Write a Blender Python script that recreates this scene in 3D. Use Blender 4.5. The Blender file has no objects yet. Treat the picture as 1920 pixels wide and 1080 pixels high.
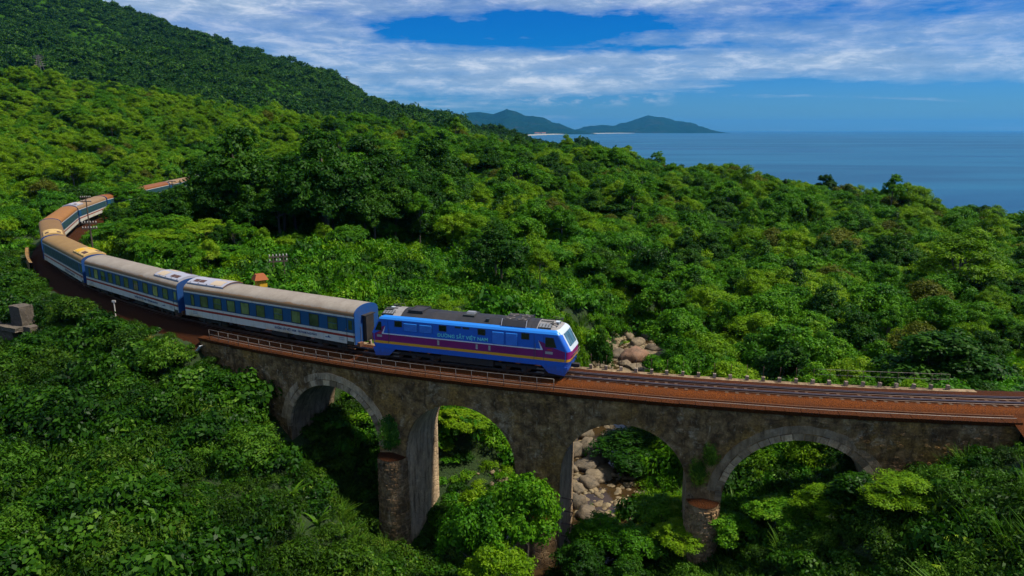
import bpy, bmesh, math, random
import numpy as np
from mathutils import Vector, Matrix, noise
R = math.radians
SC = bpy.context.scene
COL = SC.collection
rng = np.random.default_rng(7)
random.seed(7)

# ------------------------------------------------------------------ camera
CAM_H = 17.0                      # metres above the rail head (rail head is z = 0)
FPX = 1300.0                      # focal length in pixels of the 1920-wide photograph
TH = math.atan(296.0 / FPX)
ST, CT = math.sin(TH), math.cos(TH)
cd = bpy.data.cameras.new('camera'); cam = bpy.data.objects.new('camera', cd); COL.objects.link(cam)
cd.sensor_width = 36; cd.lens = 36 * FPX / 1920; cd.clip_start = .5; cd.clip_end = 120000
cam.location = (0, 0, CAM_H); cam.rotation_euler = (math.pi / 2 - TH, 0, 0)
SC.camera = cam

# ------------------------------------------------------------------ sky, sun, exposure
SUN_EL, SUN_AZ = 58.0, 99.0       # azimuth from +Y towards +X: high on the right
w = bpy.data.worlds.new('World'); SC.world = w; w.use_nodes = True
nt = w.node_tree; nt.nodes.clear()
def N(nt, t, **k):
    n = nt.nodes.new(t)
    for a, v in k.items():
        if a == 'ins':
            for i, x in v.items(): n.inputs[i].default_value = x
        else: setattr(n, a, v)
    return n
def L(nt, a, b): nt.links.new(a, b)
def M(nt, op, a, b=None, c=None, clamp=False):
    n = nt.nodes.new('ShaderNodeMath'); n.operation = op; n.use_clamp = clamp
    for i, x in enumerate((a, b, c)):
        if x is None: continue
        if isinstance(x, (int, float)): n.inputs[i].default_value = x
        else: nt.links.new(x, n.inputs[i])
    return n.outputs[0]
def ramp(nt, fac, stops, interp='LINEAR'):
    n = nt.nodes.new('ShaderNodeValToRGB'); e = n.color_ramp; e.interpolation = interp
    while len(e.elements) < len(stops): e.elements.new(.5)
    for el, (p, c) in zip(e.elements, stops):
        el.position = p; el.color = (c, c, c, 1) if isinstance(c, (int, float)) else (*c, 1)
    nt.links.new(fac, n.inputs[0]); return n.outputs[0]
def mixc(nt, fac, a, b, mode='MIX'):
    n = nt.nodes.new('ShaderNodeMix'); n.data_type = 'RGBA'; n.blend_type = mode
    for s, x in ((n.inputs[0], fac), (n.inputs[6], a), (n.inputs[7], b)):
        if isinstance(x, (int, float)): s.default_value = x
        elif isinstance(x, tuple): s.default_value = (*x, 1)
        else: nt.links.new(x, s)
    return n.outputs[2]
def noise_n(nt, vec, scale, detail=4, rough=.55, dist=0.0):
    n = nt.nodes.new('ShaderNodeTexNoise'); n.inputs['Scale'].default_value = scale; n.inputs['Detail'].default_value = detail
    n.inputs['Roughness'].default_value = rough; n.inputs['Distortion'].default_value = dist
    if vec is not None: nt.links.new(vec, n.inputs['Vector'])
    return n.outputs[0]
def comb(nt, x, y, z=0.0):
    n = nt.nodes.new('ShaderNodeCombineXYZ')
    for i, v in enumerate((x, y, z)):
        if isinstance(v, (int, float)): n.inputs[i].default_value = v
        else: nt.links.new(v, n.inputs[i])
    return n.outputs[0]

sky = N(nt, 'ShaderNodeTexSky', sky_type='NISHITA', sun_disc=False)
sky.sun_elevation = R(SUN_EL); sky.sun_rotation = R(SUN_AZ)
sky.air_density = 1.0; sky.dust_density = .3; sky.ozone_density = 3.0; sky.altitude = 50
SKY_STRENGTH = .12
tc = N(nt, 'ShaderNodeTexCoord'); sp = N(nt, 'ShaderNodeSeparateXYZ'); L(nt, tc.outputs['Generated'], sp.inputs[0])
dx, dy, dz = sp.outputs
hs = N(nt, 'ShaderNodeHueSaturation', ins={'Saturation': 1.35, 'Value': 1.0}); L(nt, sky.outputs[0], hs.inputs['Color'])
zz = M(nt, 'MAXIMUM', dz, 0.0)
den = M(nt, 'ADD', zz, .05)
cx, cy = M(nt, 'DIVIDE', dx, den), M(nt, 'DIVIDE', dy, den)          # a flat cloud deck seen in perspective
pl = comb(nt, cx, cy, 0.0)
n1 = noise_n(nt, pl, .30, 9, .62, .6)
n2 = noise_n(nt, comb(nt, M(nt, 'MULTIPLY', cx, .30), cy, 3.7), .62, 7, .56, .4)
az = M(nt, 'ARCTAN2', dx, dy); el = M(nt, 'ARCSINE', zz)
wv = comb(nt, M(nt, 'MULTIPLY', az, 7.0), M(nt, 'MULTIPLY', el, 26.0), 2.0)
azw = M(nt, 'ADD', az, M(nt, 'MULTIPLY', M(nt, 'SUBTRACT', noise_n(nt, wv, 1.0, 5, .6), .5), .30))
elw = M(nt, 'ADD', el, M(nt, 'MULTIPLY', M(nt, 'SUBTRACT', noise_n(nt, comb(nt, M(nt, 'MULTIPLY', az, 9.0), M(nt, 'MULTIPLY', el, 22.0), 7.7), 1.0, 5, .6), .5), .050))
def blob(a0, e0, ra, re, amp):       # widens or thins the cloud deck around one direction
    a = M(nt, 'DIVIDE', M(nt, 'SUBTRACT', azw, R(a0)), R(ra)); e = M(nt, 'DIVIDE', M(nt, 'SUBTRACT', elw, R(e0)), R(re))
    q = M(nt, 'ADD', M(nt, 'MULTIPLY', a, a), M(nt, 'MULTIPLY', e, e))
    return M(nt, 'MULTIPLY', M(nt, 'POWER', 2.718, M(nt, 'MULTIPLY', q, -1.0)), amp)
cov = M(nt, 'ADD', M(nt, 'MULTIPLY', n1, .55), M(nt, 'MULTIPLY', n2, .45))
for b in ((-22, 9.2, 14, 2.0, .22), (-20, 5.2, 10, 1.6, .10), (-4, 4.0, 11, 1.4, .14), (14, 10.2, 15, 1.4, .22), (27, 6.2, 16, 1.9, .15), (6, 3.9, 10, .9, .12),
          (-4, 7.4, 7, 1.3, -.20), (5, 8.0, 6, .9, -.22), (-15, 8.5, 3, .5, -.14), (24, 1.4, 24, 1.6, -.20), (10, 6.0, 9, .35, -.10)):
    cov = M(nt, 'ADD', cov, blob(*b))
cov = M(nt, 'ADD', cov, M(nt, 'MULTIPLY', ramp(nt, el, [(.20, 0.0), (.45, 1.0)]), .09))      # extra cloud added above the view to lift and whiten the ambient light
fin = M(nt, 'MULTIPLY', M(nt, 'SUBTRACT', noise_n(nt, comb(nt, M(nt, 'MULTIPLY', az, 20.0), M(nt, 'MULTIPLY', el, 75.0), 5.5), 1.5, 8, .68, .4),   .5), .13)
cmask = ramp(nt, M(nt, 'ADD', cov, fin), [(.44, 0.0), (.52, .34), (.62, .66), (.74, .90), (.88, 1.0)])
n3 = noise_n(nt, comb(nt, M(nt, 'MULTIPLY', az, 9.0), M(nt, 'MULTIPLY', el, 36.0), 1.3), 1.8, 9, .66, .3)
n4 = noise_n(nt, comb(nt, M(nt, 'MULTIPLY', az, 26.0), M(nt, 'MULTIPLY', el, 70.0), 8.3), 1.2, 6, .6, .2)
puff = M(nt, 'MULTIPLY', ramp(nt, n4, [(.47, 0.0), (.60, 1.0)]),
         M(nt, 'MULTIPLY', ramp(nt, el, [(.030, 0.0), (.042, 1.0), (.062, .0)]), ramp(nt, az, [(.0, 0.0), (.01, 1.0), (.18, .8), (.24, 0.0)])))
cmask = M(nt, 'MAXIMUM', cmask, M(nt, 'MULTIPLY', puff, .75))
ccol = ramp(nt, n3, [(.34, (.23, .33, .47)), (.50, (.34, .44, .57)), (.64, (.62, .67, .73))])
lp = M(nt, 'MULTIPLY', cmask, .97)
tint = ramp(nt, el, [(0.0, (.125, .265, .50)), (.05, (.085, .25, .52)), (.115, (.006, .215, .48))])
bg1 = N(nt, 'ShaderNodeBackground', ins={'Strength': SKY_STRENGTH}); L(nt, mixc(nt, 1.0, hs.outputs[0], tint, 'MULTIPLY'), bg1.inputs[0])
bg2 = N(nt, 'ShaderNodeBackground', ins={'Strength': .76}); L(nt, ccol, bg2.inputs[0])
mx = N(nt, 'ShaderNodeMixShader'); L(nt, lp, mx.inputs[0]); L(nt, bg1.outputs[0], mx.inputs[1]); L(nt, bg2.outputs[0], mx.inputs[2])
wo = N(nt, 'ShaderNodeOutputWorld'); L(nt, mx.outputs[0], wo.inputs[0])

sd = bpy.data.lights.new('sun', 'SUN'); sd.energy = 3.5; sd.angle = R(5.0); sd.color = (1, .94, .80)
sun = bpy.data.objects.new('sun', sd); COL.objects.link(sun)
sv = Vector((math.sin(R(SUN_AZ)) * math.cos(R(SUN_EL)), math.cos(R(SUN_AZ)) * math.cos(R(SUN_EL)), math.sin(R(SUN_EL))))
sun.rotation_euler = sv.to_track_quat('Z', 'Y').to_euler(); sun.location = (40, -60, 120)
vs = SC.view_settings; vs.view_transform = 'Standard'; vs.look = 'None'; vs.gamma = 1; vs.use_curve_mapping = False
vs.exposure = 0.74
SC.cycles.max_bounces = 5; SC.cycles.diffuse_bounces = 3; SC.cycles.glossy_bounces = 2; SC.cycles.transmission_bounces = 2
SC.cycles.volume_bounces = 0; SC.cycles.use_adaptive_sampling = True; SC.cycles.adaptive_threshold = .02
SC.cycles.caustics_reflective = False; SC.cycles.caustics_refractive = False; SC.cycles.use_denoising = True

# ------------------------------------------------------------------ helpers
def ray(px, py):
    u, v = (px - 960) / FPX, (py - 540) / FPX
    return np.array((u, CT - v * ST, -ST - v * CT))
def at_y(px, py, Y):
    d = ray(px, py); t = Y / d[1]; return np.array((d[0] * t, Y, CAM_H + d[2] * t))
def proj(X, Y, Z):
    Z = Z - CAM_H; dep = Y * CT - Z * ST; up = Y * ST + Z * CT
    return 960 + FPX * X / dep, 540 - FPX * up / dep
def tag(o, label=None, cat=None, group=None, kind=None):
    for k, v in (('label', label), ('category', cat), ('group', group), ('kind', kind)):
        if v: o[k] = v
    return o
def link(name, me, parent=None, loc=None, rot=None):
    o = bpy.data.objects.new(name, me); COL.objects.link(o)
    if parent: o.parent = parent
    if loc is not None: o.location = loc
    if rot is not None: o.rotation_euler = rot
    return o
def empty(name, loc=(0, 0, 0), rz=0.0, parent=None):
    o = link(name, None, parent, loc, (0, 0, rz)); o.empty_display_size = .5; return o
def mesh(name, v, f, mats=(), mi=None, smooth=False):
    me = bpy.data.meshes.new(name); me.from_pydata([tuple(map(float, p)) for p in v], [], [tuple(map(int, q)) for q in f])
    for m in mats: me.materials.append(m)
    if mi is not None: me.polygons.foreach_set('material_index', np.asarray(mi, np.int32))
    if smooth: me.polygons.foreach_set('use_smooth', np.ones(len(me.polygons), bool))
    me.update(); return me
def mesh_np(name, v, f, mats=(), mi=None, smooth=False):
    """fast builder for all-quad or all-triangle arrays"""
    v = np.asarray(v, np.float32); f = np.asarray(f, np.int32); k = f.shape[1]
    me = bpy.data.meshes.new(name); me.vertices.add(len(v)); me.vertices.foreach_set('co', v.ravel())
    me.loops.add(f.size); me.loops.foreach_set('vertex_index', f.ravel())
    me.polygons.add(len(f)); me.polygons.foreach_set('loop_start', np.arange(0, f.size, k, dtype=np.int32))
    me.polygons.foreach_set('loop_total', np.full(len(f), k, np.int32))
    for m in mats: me.materials.append(m)
    if mi is not None: me.polygons.foreach_set('material_index', np.asarray(mi, np.int32))
    if smooth: me.polygons.foreach_set('use_smooth', np.ones(len(f), bool))
    me.update(calc_edges=True); me.validate(); return me
class MB:
    def __init__(s): s.v, s.f, s.m = [], [], []
    def add(s, v, f, m=0):
        b = len(s.v); s.v += [tuple(p) for p in v]; s.f += [tuple(i + b for i in q) for q in f]; s.m += [m] * len(f); return s
    def box(s, x0, x1, y0, y1, z0, z1, m=0):
        return s.add([(x, y, z) for z in (z0, z1) for y in (y0, y1) for x in (x0, x1)],
                     [(0, 2, 3, 1), (4, 5, 7, 6), (0, 1, 5, 4), (2, 6, 7, 3), (0, 4, 6, 2), (1, 3, 7, 5)], m)
    def tube(s, pts, r, n=8, m=0, caps=True):
        pts = [Vector(p) for p in pts]; rr = r if isinstance(r, (list, tuple)) else [r] * len(pts); rings = []
        for i, p in enumerate(pts):
            d = (pts[min(i + 1, len(pts) - 1)] - pts[max(i - 1, 0)]).normalized()
            a = d.orthogonal().normalized() if abs(d.z) > .9 else d.cross(Vector((0, 0, 1))).normalized()
            b = d.cross(a).normalized()
            rings.append([p + (a * math.cos(t) + b * math.sin(t)) * rr[i] for t in (2 * math.pi * k / n for k in range(n))])
        v = [q for g in rings for q in g]
        f = [(i * n + k, i * n + (k + 1) % n, (i + 1) * n + (k + 1) % n, (i + 1) * n + k) for i in range(len(pts) - 1) for k in range(n)]
        if caps: f += [tuple(range(n))[::-1], tuple((len(pts) - 1) * n + k for k in range(n))]
        return s.add(v, f, m)
    def prism(s, poly, axis, a, b, m=0):
        """poly: list of 2-D points extruded from a to b along axis ('x','y','z')"""
        def P(p, t): return {'x': (t, p[0], p[1]), 'y': (p[0], t, p[1]), 'z': (p[0], p[1], t)}[axis]
        n = len(poly); v = [P(p, a) for p in poly] + [P(p, b) for p in poly]
        return s.add(v, [tuple(range(n))[::-1], tuple(range(n, 2 * n))] + [(k, (k + 1) % n, n + (k + 1) % n, n + k) for k in range(n)], m)
    def mesh(s, name, mats, smooth=False):
        me = mesh(name, s.v, s.f, mats, s.m, smooth)
        bm = bmesh.new(); bm.from_mesh(me); bmesh.ops.recalc_face_normals(bm, faces=bm.faces); bm.to_mesh(me); bm.free(); return me
    def build(s, name, mats, parent=None, smooth=False, loc=None):
        mats = mats if isinstance(mats, (list, tuple)) else [mats]
        return link(name, s.mesh(name, mats, smooth), parent, loc)
def kids(o): return KIDS.get(o.name, [])
def dup(o, parent=None, loc=None, rot=None, scale=None):
    c = o.copy(); COL.objects.link(c)
    if parent: c.parent = parent
    if loc is not None: c.location = loc
    if rot is not None: c.rotation_euler = rot
    if scale is not None: c.scale = scale
    return c
def copy_tree(o, parent=None):
    c = o.copy(); COL.objects.link(c); c.parent = parent
    for ch in list(o.children): copy_tree(ch, c)
    return c

# ------------------------------------------------------------------ materials
def mat(name):
    m = bpy.data.materials.new(name); m.use_nodes = True; t = m.node_tree; t.nodes.clear()
    o = t.nodes.new('ShaderNodeOutputMaterial'); b = t.nodes.new('ShaderNodeBsdfPrincipled'); t.links.new(b.outputs[0], o.inputs[0]); return m, t, b, o
def objc(t): return N(t, 'ShaderNodeTexCoord').outputs['Object']
def gpos(t): return N(t, 'ShaderNodeNewGeometry').outputs['Position']
def bump(t, b, h, s=.3, d=.05):
    n = t.nodes.new('ShaderNodeBump'); n.inputs['Strength'].default_value = s; n.inputs['Distance'].default_value = d
    t.links.new(h, n.inputs['Height']); t.links.new(n.outputs[0], b.inputs['Normal'])
def paint(name, c, rough=.45, dirt=.25, metallic=0.0, dirtc=(.10, .075, .05), sc=1.6, low=0.0):
    m, t, b, o = mat(name); p = objc(t)
    n = noise_n(t, p, sc, 7, .65); n2 = noise_n(t, p, sc * 9, 4, .6)
    f = M(t, 'MULTIPLY', ramp(t, M(t, 'ADD', M(t, 'MULTIPLY', n, .7), M(t, 'MULTIPLY', n2, .3)), [(.42, 0.0), (.68, 1.0)]), dirt)
    cc = mixc(t, f, c, dirtc)
    if low:
        sp_ = N(t, 'ShaderNodeSeparateXYZ'); L(t, p, sp_.inputs[0]); st_ = noise_n(t, comb(t, M(t, 'MULTIPLY', sp_.outputs[0], 3.2), M(t, 'MULTIPLY', sp_.outputs[2], .5)), 1.0, 5, .65)
        lf = M(t, 'MULTIPLY', ramp(t, M(t, 'ADD', sp_.outputs[2], M(t, 'MULTIPLY', M(t, 'SUBTRACT', st_, .5), 1.3)), [(.55, 1.0), (1.0, .35)]), low)
        cc = mixc(t, M(t, 'MULTIPLY', lf, ramp(t, n2, [(.3, .6), (.6, 1.0)])), cc, (.085, .05, .03)); cc = mixc(t, M(t, 'MULTIPLY', ramp(t, st_, [(.58, 0.0), (.74, 1.0)]), low * .5), cc, (.06, .055, .05))
    L(t, cc, b.inputs['Base Color']); b.inputs['Metallic'].default_value = metallic
    L(t, M(t, 'ADD', M(t, 'MULTIPLY', n, .3), rough - .12), b.inputs['Roughness'])
    bump(t, b, n2, .12, .01); return m
def leafmat(name, stops, trans=.30, rough=.55, spec=.14, varscale=.035):
    m, t, b, o = mat(name)
    at = N(t, 'ShaderNodeAttribute', attribute_name='tint'); oi = N(t, 'ShaderNodeObjectInfo')
    g = noise_n(t, gpos(t), varscale, 3, .6); g2 = noise_n(t, gpos(t), varscale * 9, 2, .5)
    f = M(t, 'ADD', M(t, 'MULTIPLY', at.outputs['Fac'], .52), M(t, 'MULTIPLY', oi.outputs['Random'], .24))
    f = M(t, 'ADD', f, M(t, 'MULTIPLY', M(t, 'SUBTRACT', g, .30), .62)); f = M(t, 'ADD', f, M(t, 'MULTIPLY', M(t, 'SUBTRACT', g2, .5), .25))
    c = ramp(t, f, stops); L(t, c, b.inputs['Base Color'])
    b.inputs['Roughness'].default_value = rough; b.inputs['Specular IOR Level'].default_value = spec
    tr = N(t, 'ShaderNodeBsdfTranslucent'); L(t, mixc(t, 1.0, c, (1.0, 1.15, .45), 'MULTIPLY'), tr.inputs[0])
    ms = N(t, 'ShaderNodeMixShader', ins={0: trans}); L(t, b.outputs[0], ms.inputs[1]); L(t, tr.outputs[0], ms.inputs[2]); L(t, ms.outputs[0], o.inputs[0])
    return m
G = {}
G['mid'] = leafmat('leaf_mid', [(.12, (.015, .070, .001)), (.42, (.046, .160, .002)), (.72, (.105, .255, .005)), (.98, (.24, .35, .02))])
G['yellow'] = leafmat('leaf_yellow', [(.12, (.036, .105, .001)), (.42, (.105, .225, .002)), (.72, (.190, .320, .005)), (.98, (.31, .39, .03))])
G['dark'] = leafmat('leaf_dark', [(.12, (.006, .030, .001)), (.5, (.018, .074, .002)), (.8, (.050, .135, .004)), (.98, (.11, .20, .02))])
G['olive'] = leafmat('leaf_olive', [(.12, (.045, .056, .003)), (.5, (.10, .12, .008)), (.8, (.15, .17, .015)), (.98, (.22, .17, .03))])
G['slope'] = leafmat('leaf_slope', [(.10, (.010, .056, .001)), (.42, (.036, .145, .002)), (.72, (.085, .245, .005)), (.98, (.21, .36, .03))], spec=.2, varscale=.06)
G['creeper'] = leafmat('leaf_creeper_shaded', [(.16, (.004, .020, .001)), (.46, (.014, .056, .002)), (.74, (.043, .125, .004)), (.95, (.15, .26, .03))], spec=.14, rough=.45, varscale=.08)  # creeper leaves darkened: cloud shade over the foreground is put into the colour
G['grass'] = leafmat('leaf_grass', [(.12, (.020, .072, .003)), (.5, (.052, .140, .006)), (.8, (.110, .21, .012)), (.98, (.20, .24, .05))], varscale=.08)
G['straw'] = leafmat('leaf_straw', [(.1, (.12, .10, .02)), (.5, (.22, .17, .035)), (.9, (.32, .25, .06))])
G['under'] = leafmat('leaf_undergrowth_shaded', [(.16, (.006, .023, .001)), (.46, (.021, .063, .002)), (.74, (.056, .128, .004)), (.98, (.17, .23, .03))], varscale=.08)  # same for the low plants: foreground cloud shade mixed into the leaf colour
G['mount'] = leafmat('leaf_mountain_shaded', [(.15, (.005, .028, .002)), (.5, (.017, .066, .004)), (.72, (.050, .135, .006)), (1, (.11, .21, .01))], varscale=.0065)  # mountain leaves kept dark to stand for cloud shade on the mountain
def simple(name, c, rough=.6, metal=0.0, spec=.5):
    m, t, b, o = mat(name); b.inputs['Base Color'].default_value = (*c, 1); b.inputs['Roughness'].default_value = rough
    b.inputs['Metallic'].default_value = metal; b.inputs['Specular IOR Level'].default_value = spec; return m
def bark(name, c1, c2):
    m, t, b, o = mat(name); p = objc(t)
    mp = N(t, 'ShaderNodeMapping', ins={'Scale': (6, 6, 1.2)}); L(t, p, mp.inputs[0])
    n = noise_n(t, mp.outputs[0], 1.5, 6, .65); L(t, ramp(t, n, [(.3, c1), (.7, c2)]), b.inputs['Base Color']); b.inputs['Roughness'].default_value = .9; bump(t, b, n, .6, .03); return m
BARK = bark('bark', (.055, .040, .028), (.20, .155, .11))
BARK2 = bark('bark_dark', (.035, .024, .016), (.11, .08, .055))

def ballast_mat(name, q, bands=False):
    m, t, b, o = mat(name); g = gpos(t)
    a = noise_n(t, g, 9.0, 5, .7); c_ = noise_n(t, g, .45, 5, .6); vo = N(t, 'ShaderNodeTexVoronoi', ins={'Scale': 14.0}); L(t, g, vo.inputs['Vector'])
    c = ramp(t, a, [(.25, (.030, .008, .002)), (.5, (.110, .030, .004)), (.72, (.20, .058, .008)), (.86, (.32, .15, .05))])
    c = mixc(t, ramp(t, c_, [(.4, 0.0), (.65, .55)]), c, (.085, .030, .010)); L(t, mixc(t, 1.0, c, (q, q, q), 'MULTIPLY'), b.inputs['Base Color'])
    b.inputs['Roughness'].default_value = .95; b.inputs['Specular IOR Level'].default_value = .15; bump(t, b, M(t, 'ADD', vo.outputs[0], a), 1.0, .07)
    if bands:                                                           # oil between the rails, fresh rust on the shoulder, a dusty edge
        u = N(t, 'ShaderNodeSeparateXYZ'); L(t, N(t, 'ShaderNodeUVMap').outputs[0], u.inputs[0]); nn = noise_n(t, comb(t, M(t, 'MULTIPLY', u.outputs[0], .5), M(t, 'MULTIPLY', u.outputs[1], 6.0)), 1.0, 4, .6)
        x = M(t, 'ADD', M(t, 'MULTIPLY', M(t, 'ADD', u.outputs[1], 3.0), .1666), M(t, 'MULTIPLY', M(t, 'SUBTRACT', nn, .5), .07))
        k = ramp(t, x, [(.0, (.55, .5, .45)), (.36, (.62, .55, .5)), (.44, (.42, .40, .40)), (.60, (.48, .44, .42)), (.665, (1.25, 1.15, 1.0)), (.76, (1.0, .95, .9)), (.82, (.62, .58, .55)), (.88, (.95, .9, .85)), (1, (.7, .65, .6))])
        L(t, mixc(t, 1.0, mixc(t, 1.0, c, (q, q, q), 'MULTIPLY'), k, 'MULTIPLY'), b.inputs['Base Color'])
    return m
def masonry(name, light=0.0, rust=.72, dark=.6, vor=.4):
    """weathered, stained rubble and mortar; UV = metres along and up the face"""
    m, t, b, o = mat(name); uv = N(t, 'ShaderNodeUVMap').outputs[0]; g = gpos(t)
    st = N(t, 'ShaderNodeMapping', ins={'Scale': (1.0, .16, 1)}); L(t, uv, st.inputs[0])
    big = noise_n(t, g, .32, 6, .62, .4); midn = noise_n(t, g, 1.4, 7, .66, .5); fine = noise_n(t, g, 7.0, 6, .7)
    streak = noise_n(t, st.outputs[0], 2.1, 7, .68, .3); streak2 = noise_n(t, st.outputs[0], 5.3, 5, .6, .2)
    vo = N(t, 'ShaderNodeTexVoronoi', feature='DISTANCE_TO_EDGE', ins={'Scale': 2.3, 'Randomness': 1.0}); L(t, g, vo.inputs['Vector'])
    vc = N(t, 'ShaderNodeTexVoronoi', feature='F1', ins={'Scale': 2.3, 'Randomness': 1.0}); L(t, g, vc.inputs['Vector'])
    vs_ = N(t, 'ShaderNodeSeparateXYZ'); L(t, vc.outputs['Color'], vs_.inputs[0])
    c = ramp(t, midn, [(.30, (.034, .021, .011)), (.46, (.125, .080, .040)), (.60, (.26, .180, .098)), (.74, (.42, .33, .21))])
    c = mixc(t, .06 + vor * .5, c, ramp(t, vs_.outputs[0], [(.1, (.03, .024, .018)), (.6, (.14, .10, .065)), (.95, (.34, .27, .20))]))
    c = mixc(t, M(t, 'MULTIPLY', ramp(t, big, [(.48, 0.0), (.63, 1.0)]), rust), c, ramp(t, fine, [(.3, (.15, .085, .022)), (.7, (.40, .25, .070))]))
    c = mixc(t, M(t, 'MULTIPLY', ramp(t, streak, [(.50, 0.0), (.66, 1.0)]), dark), c, (.014, .010, .007))
    c = mixc(t, M(t, 'MULTIPLY', M(t, 'MULTIPLY', ramp(t, streak2, [(.60, 0.0), (.70, 1.0)]), ramp(t, big, [(.5, 1.0), (.42, 0.0)])), .55), c, (.42, .37, .31))
    if light: c = mixc(t, light, c, ramp(t, streak, [(.3, (.40, .37, .33)), (.52, (.24, .21, .18)), (.68, (.04, .034, .028))]))
    lime = noise_n(t, g, .8, 6, .7, .6); c = mixc(t, M(t, 'MULTIPLY', ramp(t, lime, [(.56, 0.0), (.66, 1.0)]), .55), c, ramp(t, fine, [(.3, (.22, .19, .15)), (.7, (.50, .44, .36))]))
    c = mixc(t, M(t, 'MULTIPLY', ramp(t, fine, [(.44, 1.0), (.60, 0.0)]), .10 if light else .28), c, (.016, .013, .010))
    if light: c = mixc(t, 1.0, c, ramp(t, N(t, 'ShaderNodeObjectInfo').outputs['Random'], [(0, (.9, .84, .75)), (.35, (1.7, 1.62, 1.5)), (.8, (2.3, 2.2, 2.05)), (1, (3.0, 2.9, 2.7))]), 'MULTIPLY')
    c = mixc(t, 1.0, c, (1.32, 1.12, .84) if not light else (.92, .82, .68), 'MULTIPLY')
    L(t, c, b.inputs['Base Color']); b.inputs['Roughness'].default_value = .92; b.inputs['Specular IOR Level'].default_value = .2
    h = M(t, 'ADD', M(t, 'MULTIPLY', ramp(t, vo.outputs[0], [(0, 0.0), (.09, 1.0)]), vor), M(t, 'ADD', M(t, 'MULTIPLY', midn, .7), M(t, 'MULTIPLY', fine, .35)))
    bump(t, b, h, .85, .12); return m
WALL = masonry('masonry_wall', vor=.10); SOFF = masonry('masonry_soffit', light=.55, rust=.15, dark=.45); RING = masonry('masonry_ring', light=.5, rust=.40, dark=.45, vor=.12)
COPE = ballast_mat('rusty_coping', .62)
STONE = masonry('masonry_stone', light=.12, rust=.25, dark=.5)
BALLAST = ballast_mat('rusty_ballast', 1.05, True); EARTH = ballast_mat('shaded_ballast_earth', .42)  # second one: earthy ballast darkened, shade beside the coaches put into the colour
def ground_mat():
    m, t, b, o = mat('leaf_litter_ground'); g = gpos(t); a = noise_n(t, g, .6, 7, .65); c_ = noise_n(t, g, 5.0, 5, .65)
    c = ramp(t, a, [(.3, (.010, .030, .003)), (.55, (.022, .055, .005)), (.72, (.04, .06, .010))]); c = mixc(t, .4, c, ramp(t, c_, [(.3, (.010, .018, .004)), (.7, (.035, .06, .010))]))
    L(t, c, b.inputs['Base Color']); b.inputs['Roughness'].default_value = 1; bump(t, b, M(t, 'ADD', a, c_), 1.0, .3); return m
GROUND = ground_mat()
def gx_(t, v, i): n = N(t, 'ShaderNodeSeparateXYZ'); L(t, v, n.inputs[0]); return n.outputs[i]
def rock_mat(name, cs):
    m, t, b, o = mat(name); p = objc(t); oi = N(t, 'ShaderNodeObjectInfo'); g = gpos(t)
    a = noise_n(t, g, 1.1, 8, .65, .4); f_ = noise_n(t, g, 8, 5, .7)
    c = ramp(t, M(t, 'ADD', M(t, 'MULTIPLY', a, .75), M(t, 'MULTIPLY', oi.outputs['Random'], .25)), [(.25, cs[0]), (.5, cs[1]), (.72, cs[2])])
    c = mixc(t, .25, c, ramp(t, f_, [(.3, (.04, .032, .026)), (.7, (.42, .34, .25))])); cr_ = N(t, 'ShaderNodeTexVoronoi', feature='DISTANCE_TO_EDGE', ins={'Scale': .9}); L(t, comb(t, M(t, 'ADD', gx_(t, g, 0), M(t, 'MULTIPLY', f_, .5)), gx_(t, g, 1), M(t, 'ADD', gx_(t, g, 2), M(t, 'MULTIPLY', a, .8))), cr_.inputs['Vector']); c = mixc(t, ramp(t, cr_.outputs[0], [(0, .75), (.03, 0.0)]), c, (.02, .015, .01)); c = mixc(t, M(t, 'MULTIPLY', ramp(t, noise_n(t, g, .7, 5, .65), [(.52, 0.0), (.66, 1.0)]), .6), c, (.045, .040, .026)); L(t, c, b.inputs['Base Color'])
    b.inputs['Roughness'].default_value = .85; bump(t, b, M(t, 'ADD', a, M(t, 'MULTIPLY', f_, .3)), .6, .12); return m
ROCK = rock_mat('boulder_rock', ((.036, .026, .016), (.115, .080, .044), (.24, .175, .095)))
ROCKR = rock_mat('boulder_red', ((.075, .032, .018), (.21, .090, .045), (.26, .165, .11)))
SAND = rock_mat('creek_gravel', ((.09, .06, .024), (.19, .13, .055), (.30, .235, .12)))
CONC = rock_mat('old_concrete', ((.022, .016, .012), (.060, .044, .031), (.13, .10, .072)))
POST = rock_mat('pale_concrete', ((.20, .14, .09), (.32, .235, .16), (.40, .31, .23)))
STEEL = paint('rail_steel', (.095, .050, .035), .45, .6, .3, (.13, .055, .022), 3)
RAILTOP = paint('rail_head', (.20, .16, .15), .35, .35, .7, (.10, .05, .03), 3)
GALV = paint('railing_steel', (.20, .175, .15), .5, .5, .3, (.12, .06, .03), 3)
WOOD = paint('sleeper_wood', (.075, .040, .022), .9, .6, 0, (.15, .065, .025), 3)
BLACK = paint('underframe_black', (.018, .016, .015), .7, .5, 0, (.07, .045, .03), 2)
def glass(name, c, rough=.08, vary=False):
    m, t, b, o = mat(name); n = noise_n(t, gpos(t), 1.3, 5, .6); cc = ramp(t, n, [(.3, tuple(x * .5 for x in c)), (.7, tuple(x * 1.5 for x in c))])
    if vary: cc = mixc(t, 1.0, cc, ramp(t, N(t, 'ShaderNodeObjectInfo').outputs['Random'], [(0, (.45, .45, .5)), (.35, (.8, .8, .7)), (.7, (1.0, 1.05, 1.0)), (.9, (1.5, 1.35, 1.2)), (1, (2.2, 1.8, 1.5))]), 'MULTIPLY')  # random pane tones: curtains, and reflections put into the colour
    L(t, cc, b.inputs['Base Color'])
    b.inputs['Roughness'].default_value = rough; b.inputs['Specular IOR Level'].default_value = .8; return m
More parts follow.
